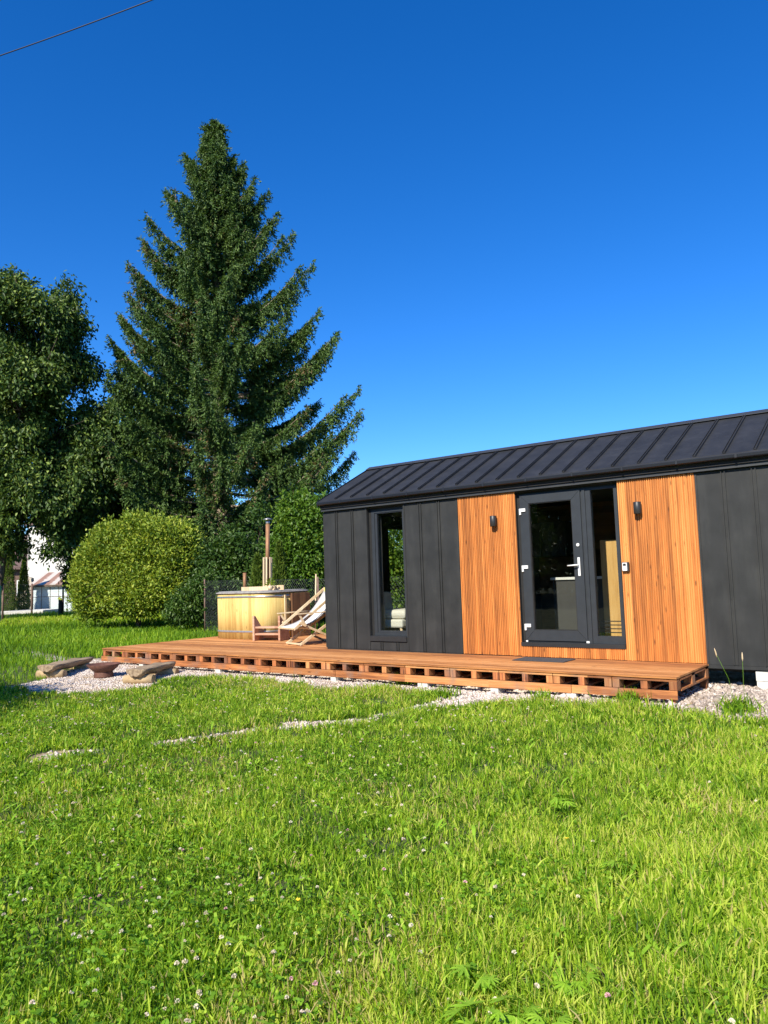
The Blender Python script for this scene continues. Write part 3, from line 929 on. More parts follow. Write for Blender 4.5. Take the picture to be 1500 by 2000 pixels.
# gable window (seen through the front one)
gw = MB()
for (ya, yb, za, zb) in ((1.68, 1.74, .25, 2.18), (2.44, 2.5, .25, 2.18), (1.74, 2.44, .25, .31), (1.74, 2.44, 2.12, 2.18)):
    gw.box(.03, .09, ya, yb, za, zb)
gwo = gw.build('window', M['pvc'], house)
MB().box(.055, .061, 1.741, 2.439, .311, 2.119).build('glass', M['glass'], gwo)

# door
dr = MB(); frame_rect(dr, 3.742, 4.690, .205, 2.312, (.022, .022, .02, .02), .055, .125)
door = dr.build('door', M['pvc'], house)
leaf = MB()
xa, xb, za, zb = 3.752, 4.668, .228, 2.300
gx0, gx1, gz0, gz1 = 3.888, 4.538, .372, 2.178
g = .0022   # mitre gap
def quadbar(mb, pts, ya, yb):
    b = len(mb.v)
    for y_ in (ya, yb):
        for (px_, pz_) in pts: mb.v.append((px_, y_, pz_))
    mb.f += [(b, b + 1, b + 2, b + 3), (b + 7, b + 6, b + 5, b + 4)]
    for i in range(4):
        j = (i + 1) % 4; mb.f.append((b + j, b + i, b + 4 + i, b + 4 + j))
    mb.smooth += [False] * 6
quadbar(leaf, [(xa, za + g), (gx0, gz0 + g), (gx0, gz1 - g), (xa, zb - g)], .032, .10)
quadbar(leaf, [(gx1, gz0 + g), (xb, za + g), (xb, zb - g), (gx1, gz1 - g)], .032, .10)
quadbar(leaf, [(xa + g, za), (xb - g, za), (gx1 - g, gz0), (gx0 + g, gz0)], .032, .10)
quadbar(leaf, [(gx0 + g, gz1), (gx1 - g, gz1), (xb - g, zb), (xa + g, zb)], .032, .10)
lf = leaf.build('door_leaf', M['pvc'], door)
bead = MB(); frame_rect(bead, gx0 + .0005, gx1 - .0005, gz0 + .0005, gz1 - .0005, .010, .040, .09); bead.build('glazing_bead', M['rubber'], lf)
MB().box(gx0 + .011, gx1 - .011, .06, .066, gz0 + .011, gz1 - .011).build('glass', M['glass'], lf)
mil = MB(); mil.box(4.692, 4.735, .038, .125, .205, 2.312); mil.box(4.737, 4.800, .050, .125, .205, 2.312); mil.build('mullion', M['pvc'], door)
hd = MB(); hd.box(4.588, 4.622, .024, .0315, 1.118, 1.372); ho = hd.build('door_handle', M['white_metal'], lf, .003)
lv = MB(); lv.tube([(4.605, .026, 1.268), (4.605, -.028, 1.268)], .009, 10)
lv.tube([(4.607, -.022, 1.268), (4.59, -.026, 1.268), (4.46, -.026, 1.262)], [.010, .011, .009], 10); lv.build('lever', M['white_metal'], ho)
lk = MB(); lk.tube([(4.606, .0315, 1.545), (4.606, .018, 1.545)], .022, 14); lk.build('lock', M['white_metal'], lf)
for hz_ in (2.075, 1.255, .425):
    hh = MB(); hh.box(3.766, 3.842, .014, .0315, hz_ - .012, hz_ + .035); hh.box(3.749, 3.775, .006, .03, hz_ - .055, hz_ + .035)
    hh.build('hinge', M['white_metal'], door, .003)
cc = MB(); cc.box(3.756, 3.785, .02, .0315, .208, .228); cc.build('corner_cap', M['white_metal'], door)
cc = MB(); cc.box(4.655, 4.695, .02, .0375, .21, .235); cc.build('corner_cap', M['white_metal'], door)
th = MB(); th.prism([(-.030, .151), (-.030, .200), (-.026, .204), (.054, .2045), (.054, .151)], 3.702, 5.203); th.build('threshold', M['pvc2'], door)
sd_ = MB(); frame_rect(sd_, 4.8005, 5.180, .205, 2.312, (.008, .046, .10, .03), .050, .125)
side = sd_.build('window', M['pvc'], house)
MB().box(4.809, 5.133, .075, .081, .306, 2.281).build('glass', M['glass'], side)
rv = MB()
rv.box(3.7005, 3.7415, .06, .138, .21, 2.344); rv.box(5.1805, 5.2045, .06, .138, .21, 2.344); rv.box(3.742, 5.180, .06, .138, 2.3125, 2.344)
rv.build('reveal', M['rubber'], house)

# wall lamps (cylinder on a back plate) and key box
for lx, lz in ((3.368, 1.955), (5.485, 1.975)):
    lm = MB()
    lm.box(lx - .03, lx + .03, -.04, -.0200, lz - .045, lz + .055)
    lo = lm.build('wall_lamp', M['black'], house, .003)
    c_ = MB(); c_.lathe([(.001, .078), (.046, .078), (.050, .074), (.050, -.074), (.046, -.078), (.038, -.078), (.036, -.06), (.001, -.06)], 28, (lx, -.078, lz))
    c_.build('lamp_shade', M['black'], lo)
kb = MB(); kb.box(5.229, 5.319, -.062, -.0200, 1.158, 1.280)
ko = kb.build('key_box', M['black'], house, .006)
k2 = MB(); k2.box(5.237, 5.300, -.072, -.0625, 1.166, 1.272); k2.build('cover', M['white_metal'], ko, .006)
k3 = MB(); k3.box(5.249, 5.288, -.0755, -.0725, 1.232, 1.262); k3.build('shutter', M['black'], ko, .004)

# foundation blocks on the gravel
for k, xx in enumerate((6.93, 8.5)):
    fb = empty('foundation_block', (xx, .16, -.34))
    mb = MB(); mb.box(-.20, .20, -.14, .14, 0, .155); mb.build('lower_block', M['concrete'], fb, .006)
    mb = MB(); mb.box(-.205, .195, -.145, .137, .158, .272); mb.build('upper_block', M['concrete'], fb, .006)
    tag(fb, ('white concrete block stack holding up the house at the right picture edge', 'white concrete block stack under the far right end of the house')[k], 'foundation block')

# ------------------------------------------------------------------ interior
arm = empty('armchair', (0.68, .42, .141))
tag(arm, 'cream upholstered armchair on wooden legs inside the tall window', 'armchair')
mb = MB(); mb.box(.03, .62, 0, .6, .20, .34); mb.build('seat', M['cream'], arm, .03)
mb = MB(); mb.box(.05, .66, .03, .57, .345, .50); mb.build('cushion', M['cream'], arm, .06)
mb = MB()
Mx = Matrix.Translation((0.0, 0, .30)) @ Matrix.Rotation(R(-8), 4, 'Y')
mb.box(-.03, .055, .02, .58, 0, .50, Mx); mb.build('backrest', M['cream'], arm, .03)
for lx in (.06, .56):
    for ly in (.05, .55):
        MB().tube([(lx, ly, .2), (lx + (.02 if lx > .3 else -.02), ly, 0)], [.024, .014], 10).build('leg', M['pine'], arm)
isl = empty('kitchen_island', (3.6, 1.30, .141))
tag(isl, 'dark grey kitchen cabinet with a white worktop behind the glass door', 'kitchen cabinet')
mb = MB(); mb.box(.03, 1.1, .0, .6, 0, .915); mb.build('cabinet', M['dark_room'], isl)
mb = MB(); mb.box(0, 1.15, -.03, .63, .917, .957); mb.build('worktop', M['white_metal'], isl, .004)
shf = empty('wall_cupboard', (2.6, 2.2, 1.45))
tag(shf, 'dark wall cupboard in the kitchen seen through the door glass', 'cupboard')
mb = MB(); mb.box(0, .9, 0, .35, 0, .6); mb.build('body', M['black'], shf)
mb = MB(); mb.box(.01, .445, -.018, -.001, .01, .59); mb.box(.455, .89, -.018, -.001, .01, .59); mb.build('cupboard_door', M['dark_room'], shf)
pan = empty('oak_cabinet', (4.58, .92, .141))
tag(pan, 'pale oak tall cabinet lit by the sun behind the narrow side window', 'cabinet')
mb = MB(); mb.box(0, .72, .0, .5, 0, 1.485); mb.build('cabinet_body', M['oak'], pan)
mb = MB(); mb.box(.004, .716, -.02, -.001, .05, 1.48); mb.build('cabinet_door', M['oak'], pan)
rack = empty('shoe_rack', (4.50, .5, .141))
tag(rack, 'low black slatted shoe rack just inside the side window', 'shoe rack')
mb = MB()
for k in range(4): mb.box(0, .7, 0, .012, .17 + k * .052, .184 + k * .052)
mb.build('rail', M['black'], rack)
mb = MB()
for lx in (0, .688):
    mb = MB(); mb.box(lx, lx + .012, .013, .25, 0, .36); mb.build('side_frame', M['black'], rack)
iw = MB(); iw.box(2.75, 2.79, .9, 2.61, .145, 2.355); iw.build('partition_wall', M['dark_room'], house)
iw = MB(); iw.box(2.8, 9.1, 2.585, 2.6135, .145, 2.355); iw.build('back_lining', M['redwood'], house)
cur = MB()
rings = []
for z_ in (.16, 2.3):
    rings.append([(1.02 + k * .007, .19 + .018 * math.sin(k * 1.3), z_) for k in range(14)] + [(1.02 + k * .007, .196 + .018 * math.sin(k * 1.3), z_) for k in reversed(range(14))])
cur.loop_solid(rings); co_ = cur.build('curtain', M['dark_room'])
tag(co_, 'dark curtain gathered at the left side of the tall window', 'curtain')

# ------------------------------------------------------------------ deck
DX0, DX1, DY0 = -4.653, 6.212, -1.352
deck = empty('pallet_deck', (0, 0, 0))
tag(deck, 'long reddish brown timber deck on painted pallets in front of the tiny house', 'deck')
db = MB()
rows = []
yy = DY0
while yy < -.03: rows.append((yy, min(yy + .12, -.022), DX1)); yy += .12
yy = .003
while yy < 2.7: rows.append((yy, yy + .12, -.03)); yy += .12
for ya_, ye, xr in rows:
    xs_ = sorted([DX0, xr] + [DX0 + random.uniform(2.5, 4), DX0 + random.uniform(6, 8.5)])
    xs_ = [q for q in xs_ if q <= xr]
    for xa_, xb_ in zip(xs_[:-1], xs_[1:]):
        jz = random.uniform(-.0015, .0015)
        db.box(xa_ + .001, xb_ - .002, ya_ + .0015, ye - .0015, -.020 + jz, jz)
db.box(-.03, DX1, -.0225, -.0005, -.022, -.003)
db.build('deck_surface', M['deck'], deck)
# spacers + rail + blocks along the front
pit = (DX1 - DX0) / 15
rail = MB(); sp_ = MB()
for i in range(15):
    x0_ = DX0 + i * pit; x1_ = x0_ + pit
    rail.box(x0_ + .004, x1_ - .004, DY0 + .012, DY0 + .11, -.052, -.032)
    for q in range(7):
        c_ = x0_ + .05 + (pit - .1) * q / 6
        sp_.box(c_ - .035, c_ + .035, DY0 + .018 + random.uniform(0, .008), DY0 + 1.2, -.0315, -.0205)
    for q in range(7):
        pass
rail.build('top_rail', M['pallet'], deck)
sp_.build('pallet_slats', M['pallet'], deck)
for i in range(15):
    x0_ = DX0 + i * pit
    for (a_, b_) in ((.004, .088), (pit / 2 - .042, pit / 2 + .036), (pit - .090, pit - .004)):
        bl = MB()
        yo = random.uniform(.010, .022); 
        bl.box(x0_ + a_ + random.uniform(0, .004), x0_ + b_ - random.uniform(0, .004), DY0 + yo, DY0 + yo + .14, -.145, -.0525)
        bl.build('pallet_block', M['pallet_block'], deck, .002)
inner = MB()
for i in range(15):
    x0_ = DX0 + i * pit
    for (a_, b_) in ((.004, .10), (pit / 2 - .05, pit / 2 + .05), (pit - .10, pit - .004)):
        for yb_ in (-.75, -.15):
            inner.box(x0_ + a_, x0_ + b_, yb_, yb_ + .12, -.145, -.034)
for i in range(15):
    x0_ = DX0 + i * pit
    for (a_, b_) in ((.004, .10), (pit / 2 - .05, pit / 2 + .05), (pit - .10, pit - .004)):
        inner.box(x0_ + a_, x0_ + b_, DY0 + .17, -.04, -.168, -.146)
inner.build('inner_pallet', M['pallet_block'], deck)
for (xa_, xb_) in ((DX0, -2.79), (-2.783, -.012), (-.006, 1.345), (1.352, 5.0), (5.006, DX1)):
    fbm = MB(); o_ = random.uniform(-.002, .003)
    fbm.box(xa_, xb_, DY0 - .012 + o_, DY0 + .008, -.242 + o_, -.147)
    fbm.build('fascia_board', M['pallet'], deck, .002)
# right end of the deck
er = MB()
er.box(DX1 - .10, DX1 - .002, DY0 + .16, -.03, -.165, -.147)
er.box(DX1 - .10, DX1 - .004, DY0 + .16, -.03, -.052, -.034)
er.build('end_rail', M['pallet'], deck)
for (ya_, yb_) in ((-.74, -.64), (-.13, -.03)):
    MB().box(DX1 - .1, DX1 - .006, ya_, yb_, -.146, -.053).build('pallet_block', M['pallet_block'], deck, .002)
MB().box(DX1 - .09, DX1 - .01, -.12, -.04, -.34, -.166).build('deck_leg', M['pallet'], deck, .003)
MB().box(DX1 - .10, DX1 - .04, DY0 + .03, DY0 + .12, -.34, -.146).build('deck_leg', M['pallet_block'], deck, .003)
# left end + rear edge of the platform beside the house
er = MB()
er.box(DX0 + .002, DX0 + .06, DY0 + .17, 2.68, -.165, -.146)
for yb_ in np.arange(-.9, 2.7, .6): er.box(DX0 + .006, DX0 + .1, yb_, yb_ + .1, -.1455, -.0215)
er.build('end_rail', M['pallet'], deck)
er = MB()
for xx in np.arange(DX0 + .3, -.1, .7):
    er.box(xx, xx + .1, .1, 2.6, -.30, -.0215)
er.build('joist', M['pallet_block'], deck)
for i, (xx, w_) in enumerate(((-1.27, .12), (1.29, .1), (2.88, .16), (3.97, .11), (4.99, .12), (-3.4, .12))):
    b_ = MB(); b_.box(-w_ / 2, w_ / 2, -.09, .09, 0, .085)
    o_ = b_.build('support_block', M['concrete'], None, .006)
    o_.location = (xx, DY0 + .09, -.244 - .085)
    tag(o_, ('small concrete block under the left half of the deck front', 'small concrete block under the deck below the tall window',
             'wide pale concrete block under the deck near the middle tuft', 'small concrete block under the deck left of the door mat',
             'small concrete block under the deck right of the door mat', 'small concrete block under the deck front behind the fire pit')[i], 'concrete block', 'concrete blocks under the deck front')

mt_ = MB(); mt_.box(3.80, 4.55, -.52, -.13, .0025, .012)
tag(mt_.build('door_mat', M['mat'], None, .002), 'dark grey rectangular door mat on the deck below the door', 'door mat')

# ------------------------------------------------------------------ hot tub
TC = (-3.50, 1.84)
tub = empty('hot_tub', (TC[0], TC[1], 0))
tag(tub, 'pale wooden hot tub with steel bands standing on the deck', 'hot tub')
def sup(a_, b_, z_, n=96, e=3.8):
    out_ = []
    for k in range(n):
        t = 2 * math.pi * k / n
        c_, s_ = math.cos(t), math.sin(t)
        out_.append((a_ * math.copysign(abs(c_) ** (2 / e), c_), b_ * math.copysign(abs(s_) ** (2 / e), s_), z_))
    return out_
# staves: slight facets
mb = MB()
mb.loop_solid([sup(.885, .765, .003), sup(.89, .77, .95)], smooth=True)
mb.build('staves', M['tub'], tub)
for z_ in (.135, .86):
    mb = MB(); mb.loop_solid([sup(.893, .773, z_), sup(.898, .778, z_ + .004), sup(.898, .778, z_ + .038), sup(.892, .773, z_ + .042)]); mb.build('steel_band', M['steel'], tub)
mb = MB(); mb.loop_solid([sup(.90, .78, .951), sup(.92, .80, .955), sup(.92, .80, .978), sup(.89, .77, .984)]); mb.build('rim', M['greyrim'], tub)
mb = MB(); mb.loop_solid([sup(.86, .76, .985), sup(.86, .76, 1.0), sup(.82, .72, 1.004)]); mb.build('lid', M['greyrim'], tub)
# drain/air pipe at the left rear
lx, ly = -3.80 - TC[0], 1.60 - TC[1]
mb = MB(); mb.tube([(lx, ly, 1.0), (lx, ly, 1.40)], .038, 14); mb.build('air_pipe', M['rust'], tub)
# flue with cap and wooden guard
fx, fy = -3.25 - TC[0], 1.75 - TC[1]
fl_ = MB(); fl_.tube([(fx, fy, 1.0), (fx + .05, fy, 2.44)], .046, 18); flo = fl_.build('flue_pipe', M['rust'], tub)
mb = MB(); mb.tube([(fx + .05, fy, 2.44), (fx + .052, fy, 2.52)], .044, 18); mb.lathe([(.005, .04), (.06, .02), (.115, .0), (.112, -.004), (.005, .01)], 24, (fx + .052, fy, 2.545)); mb.build('flue_cap', M['steel'], flo)
mb = MB()
for a_ in (-140, -95, -50, 0, 90, 180):
    ca, sa = math.cos(R(a_ - 10)), math.sin(R(a_ - 10))
    c_ = Vector((fx + .01 + ca * .095, fy + sa * .095, 1.06))
    mb.bar(c_, c_ + Vector((.02, 0, .66)), .032, .02, up=(ca, sa, 0))
mb.build('flue_guard', M['pine'], tub)
# lid batten box next to the flue
mb = MB()
Mx = Matrix.Translation((.12, -.30, 1.004)) @ Matrix.Rotation(R(20), 4, 'Z')
mb.box(-.33, .46, -.05, .05, 0.0, .085, Mx); mb.box(.13, .62, .07, .13, 0.0, .10, Mx); mb.box(-.1, .46, -.075, -.052, .0, .03, Mx)
mb.build('lid_batten', M['pine'], tub, .003)
# added dark box: the tub's shaded right side put into its colour
mb = MB(); mb.box(.87, .955, -.05, .5, 0, .93); mb.build('shade_box', M['tub_shade'], tub, .004)
mb = MB(); mb.box(.905, .94, -.25, -.21, 0, .90); mb.build('corner_post', M['pine'], tub, .003)

# small yellow plant on the lid
pl = empty('potted_flower', (TC[0] + .50, TC[1] - .25, 1.10))
v = []; f = []
for k in range(70):
    a_ = random.uniform(0, 6.28); e_ = random.uniform(.2, 1.5); L = random.uniform(.05, .22)
    p = Vector((math.cos(a_) * math.cos(e_), math.sin(a_) * math.cos(e_), math.sin(e_))) * L
    s_ = p.cross(Vector((random.random(), random.random(), .3))).normalized() * .02
    b_ = len(v); v += [tuple(p * .6), tuple(p * .8 + s_), tuple(p), tuple(p * .8 - s_)]; f.append((b_, b_ + 1, b_ + 2, b_ + 3))
fastmesh('leaves', np.array(v), np.array(f), M['lime'], pl, tint=rng.uniform(.6, 1, len(f)))
MB().lathe([(.001, -.09), (.045, -.09), (.055, 0), (.05, 0), (.001, -.01)], 16).build('pot', M['pine'], pl)
tag(pl, 'small pot of yellow green foliage on the hot tub lid', 'potted plant')

# ------------------------------------------------------------------ step stool
st = empty('tub_step', (-2.72, .80, .001), R(14))
tag(st, 'reddish wooden two-tread step with tall tapered side boards in front of the hot tub', 'step')
for k, xx in enumerate((0.0, .60)):
    mb = MB(); mb.prism([(0, 0), (.0, .50), (.05, .50), (.34, .20), (.42, 0)], xx, xx + .045); mb.build('side_board', M['stool'], st, .003)
mb = MB(); mb.box(.046, .599, .03, .24, .25, .285); mb.build('tread', M['stool'], st, .003)
mb = MB(); mb.box(.046, .599, .02, .32, .115, .15); mb.build('tread', M['stool'], st, .003)
mb = MB(); mb.box(.046, .599, .30, .325, .03, .112); mb.build('rear_rail', M['stool'], st, .003)


# ------------------------------------------------------------------ deck chairs
def deck_chair(loc, rz, label):
    """local: +x is the way the sitter faces, y across, z up"""
    root = empty('deck_chair', loc, rz)
    W = .30
    for s_ in (-1, 1):
        mb = MB(); mb.bar((.52, s_ * W, .30), (-.50, s_ * W, 1.02), .030, .048, up=(0, 0, 1)); mb.build('back_rail', M['pine'], root, .003)
        mb = MB(); mb.bar((.38, s_ * (W - .04), .012), (-.62, s_ * (W - .04), .60), .030, .05); mb.build('leg', M['pine'], root, .003)
        mb = MB(); mb.bar((-.48, s_ * (W + .035), .012), (.42, s_ * (W + .035), .42), .028, .042); mb.build('leg', M['pine'], root, .003)
        mb = MB(); mb.bar((.50, s_ * (W + .07), .58), (-.30, s_ * (W + .07), .60), .055, .022); mb.build('armrest', M['pine'], root, .003)
        mb = MB(); mb.bar((.44, s_ * (W + .07), .568), (.30, s_ * (W + .07), .36), .022, .035); mb.build('arm_post', M['pine'], root, .003)
    for (x_, w_, z_, q_) in ((-.48, W + .03, 1.005, .03), (.50, W + .03, .315, .03), (.36, W, .03, .03), (-.44, W + .03, .035, .03), (.18, W + .03, .30, .025)):
        mb = MB(); mb.bar((x_, -w_, z_), (x_, w_, z_), q_, q_); mb.build('cross_rail', M['pine'], root, .003)
    # canvas sling
    prof_ = []
    for k in range(13):
        t = k / 12
        x_ = -.48 + t * .98; z_ = 1.01 + (.33 - 1.01) * t - .20 * math.sin(math.pi * t ** .85)
        prof_.append((x_, z_))
    rings = [[(x_, -W + .03, z_), (x_, W - .03, z_), (x_, W - .03, z_ + .004), (x_, -W + .03, z_ + .004)] for x_, z_ in prof_]
    mb = MB(); mb.loop_solid(rings, smooth=True); mb.build('canvas_seat', M['canvas'], root)
    return tag(root, label, 'deck chair')
cp_ = at(648, 1150, 14.4); ca_ = R(252)
deck_chair((cp_[0] + .48 * math.cos(ca_), cp_[1] + .48 * math.sin(ca_), .002), ca_, 'wooden folding deck chair with white canvas half hidden by the house corner')
yc = MB(); yc.box(-.022, .028, -.07, .05, -.07, .022)
yo_ = yc.build('cloth', M['yellow'], None, .012); yo_.location = (cp_[0] - .12, cp_[1] + .01, 1.022)
tag(yo_, 'yellow cloth hung over the top of a deck chair', 'cloth')

# ------------------------------------------------------------------ fire pit
fbp = (-2.98, -2.38)
fb = empty('fire_bowl', (fbp[0], fbp[1], gzs(*fbp)))
tag(fb, 'rusty brown steel fire bowl on a ring base in the gravel', 'fire bowl')
mb = MB(); mb.lathe([(.001, .095), (.10, .10), (.20, .15), (.262, .215), (.272, .222), (.275, .216), (.21, .142), (.14, .085), (.10, .075), (.001, .07)], 40); mb.build('bowl', M['bowl'], fb)
mb = MB(); mb.lathe([(.135, .09), (.15, .0), (.16, .0), (.16, .02), (.15, .09)], 36); mb.build('base_ring', M['bowl'], fb)


def bench(p0, p1, label):
    p0 = Vector(p0); p1 = Vector(p1); c = (p0 + p1) / 2; L = (p1 - p0).length
    a = math.atan2(p1.y - p0.y, p1.x - p0.x)
    root = empty('log_bench', (c.x, c.y, gzs(c.x, c.y)), a)
    rings = []
    nseg = 14
    for i in range(nseg + 1):
        t = -L / 2 + L * i / nseg
        rr_ = .145 + .012 * math.sin(i * 1.1) - (.02 if i in (0, nseg) else 0)
        ring = []
        for k in range(14):
            an = math.pi + math.pi * k / 13    # lower half round
            ring.append((t, math.cos(an) * rr_ * 1.15, .20 + math.sin(an) * rr_ * .8 + .01 * math.sin(k * 2.1 + i)))
        for k in range(1, 4):
            ring.append((t, rr_ * 1.15 * (1 - k / 2), .20 + .012 * math.sin(i * .8 + k)))
        rings.append(ring)
    mb = MB(); mb.loop_solid(rings, smooth=True)
    o_ = mb.build('seat', M['logs'], root)
    for s_ in (-1, 1):
        mb = MB(); mb.tube([(s_ * L * .36, -.25, .035), (s_ * L * .36, 0, .04), (s_ * L * .36, .25, .035)], [.075, .08, .073], 14)
        mb.build('leg', M['logend'], root)
    return tag(root, label, 'bench', 'split log benches by the fire pit')
bench((*gp(88, 1326, -.35), 0), (*gp(168, 1307, -.35), 0), 'split log bench on round log feet, left of the fire bowl')
bench((*gp(262, 1336, -.35), 0), (*gp(328, 1318, -.35), 0), 'split log bench on round log feet, right of the fire bowl by the lawn')

# rocks near the deck corner
for i, (px, py, s_) in enumerate(((1290, 1372, .10), (1300, 1378, .06), (1412, 1345, .05), (1445, 1346, .045))):
    x_, y_ = gp(px, py, -.34)
    mb = MB(); rings = []
    for a_ in range(1, 6):
        ph = math.pi * a_ / 6
        rings.append([(math.sin(ph) * math.cos(t) * s_ * (1 + random.uniform(-.15, .15)), math.sin(ph) * math.sin(t) * s_ * .7 * (1 + random.uniform(-.15, .15)), -math.cos(ph) * s_ * .6) for t in [k * 6.283 / 9 for k in range(9)]])
    mb.loop_solid(rings, smooth=False); o_ = mb.build('rock', M['concrete']); o_.location = (x_, y_, gzs(x_, y_) + s_ * .25); o_.rotation_euler = (.2 * i, .1, i)
    tag(o_, ('largest pale rock below the right corner of the deck', 'small pale rock touching the largest rock by the deck corner', 'small grey rock under the house edge, left of its neighbour', 'small grey rock under the house edge beside the white block')[i], 'rock')


# ------------------------------------------------------------------ foliage tools
def unit(v): return v / np.maximum(np.linalg.norm(v, axis=-1, keepdims=True), 1e-9)


def leaves(name, P, D, L, W, tint, mat, parent=None, fold=.25):
    """folded diamond leaves: P base, D direction, L length, W width (arrays)"""
    n = len(P)
    S = unit(np.cross(D, rng.normal(0, 1, (n, 3))))
    Nn = np.cross(D, S)
    L = L[:, None]; W = W[:, None]
    V = np.stack([P, P + D * L * .45 + S * W * .5 + Nn * W * fold, P + D * L - Nn * L * .08, P + D * L * .45 - S * W * .5 + Nn * W * fold], 1)
    base = np.arange(n)[:, None] * 4
    Fx = np.concatenate([base + np.array([0, 1, 2]), base + np.array([0, 2, 3])], 1).reshape(-1, 3)
    return fastmesh(name, V.reshape(-1, 3), Fx, mat, parent, tint=np.repeat(np.clip(tint, 0, 1), 2))


def vn3(P, s, seed=0):
    return (vn(P[:, 0] + P[:, 2] * .7, P[:, 1] - P[:, 2] * .4, s, seed) + vn(P[:, 2] + P[:, 0] * .3, P[:, 1] + P[:, 2] * .5, s, seed + 3)) / 2


def crown(name, blobs, nclus, nleaf, csize, L, W, mat, parent, origin, droop=.3, gap=.38, gs=1.1, inner=.45, tbase=.45, tvar=.2, up=0.0):
    """blobs: list of (centre, (rx,ry,rz)) in world space"""
    C = np.array([b[0] for b in blobs], float); Rr = np.array([b[1] for b in blobs], float)
    wgt = (Rr[:, 0] * Rr[:, 2]) ** 1.0; wgt = wgt / wgt.sum()
    bi = rng.choice(len(blobs), nclus, p=wgt)
    dr_ = unit(rng.normal(0, 1, (nclus, 3)))
    rad = inner + (1 - inner) * rng.random(nclus) ** .45
    bumpy = .74 + .48 * vn3(dr_ * 3 + C[bi], 1.3, 5)
    P = C[bi] + dr_ * Rr[bi] * (rad * bumpy)[:, None]
    stray = rng.random(nclus) > .95
    P = P + dr_ * (Rr[bi] * (.18 * rng.random(nclus) * stray)[:, None])
    keep = vn3(P, gs, 7) > gap * (.7 + .5 * rad)
    P = P[keep]; dr_ = dr_[keep]
    k = len(P)
    Q = np.repeat(P, nleaf, 0) + rng.normal(0, csize, (k * nleaf, 3))
    O = np.repeat(dr_, nleaf, 0)
    D = unit(O * .5 + rng.normal(0, .6, Q.shape) + np.array([0, 0, up - droop * 1.6]))
    n = len(Q)
    tint = tbase + .35 * (np.repeat(vn3(P, 2.5, 9), nleaf) - .5) + rng.normal(0, tvar, n)
    return leaves(name, Q - np.array(origin), D, L * rng.uniform(.65, 1.25, n), W * rng.uniform(.7, 1.2, n), tint, mat, parent)


def limb(mb, p0, p1, r0, r1, sag=0.0, n=6, sides=7, jit=.04):
    p0 = Vector(p0); p1 = Vector(p1); pts = []; L = (p1 - p0).length
    for i in range(n + 1):
        t = i / n
        p = p0.lerp(p1, t) + Vector((0, 0, sag * L * math.sin(math.pi * t)))
        if 0 < i < n: p += Vector((random.gauss(0, jit), random.gauss(0, jit), random.gauss(0, jit))) * L * .4
        pts.append(p)
    mb.tube(pts, [r0 + (r1 - r0) * i / n for i in range(n + 1)], sides)
    return pts


def tree(name, base, blobs, nclus, nleaf, csize, L, W, mat, label, cat, group=None, tr=.16, bark='bark', **kw):
    base = np.array(base, float); base[2] = gzs(base[0], base[1]) - .05
    root = empty(name, tuple(base))
    tag(root, label, cat, group)
    blobs = [(np.array(c, float), r) for c, r in blobs]
    ctr = np.mean([b[0] for b in blobs], 0) - base
    mb = MB()
    fork = Vector((ctr[0] * .25, ctr[1] * .25, max(.4, ctr[2] * .42)))
    limb(mb, (0, 0, 0), fork, tr, tr * .75, 0, 5, 10, .02)
    limb(mb, fork, tuple(ctr), tr * .72, tr * .4, 0, 5, 8, .03)
    for c, r in blobs:
        q = Vector(c - base)
        s_ = fork.lerp(Vector(ctr), random.uniform(0, .8))
        limb(mb, s_, q, tr * .42, tr * .16, .06, 5, 6)
        for j in range(3):
            e_ = q + Vector((random.gauss(0, r[0] * .5), random.gauss(0, r[1] * .5), random.gauss(0, r[2] * .5)))
            limb(mb, q.lerp(s_, .3), e_, tr * .16, tr * .04, .04, 4, 5)
    mb.build('trunk', M[bark], root)
    crown('crown', blobs, nclus, nleaf, csize, L, W, mat, root, base, **kw)
    return root


def B(px, py, d, rx, rz, ry=None):
    """blob from pixel position with radii in pixels, converted to metres at that depth"""
    k = d / FP
    return (at(px, py, d), (rx * k, (ry if ry else (rx + rz) / 2) * k, rz * k))


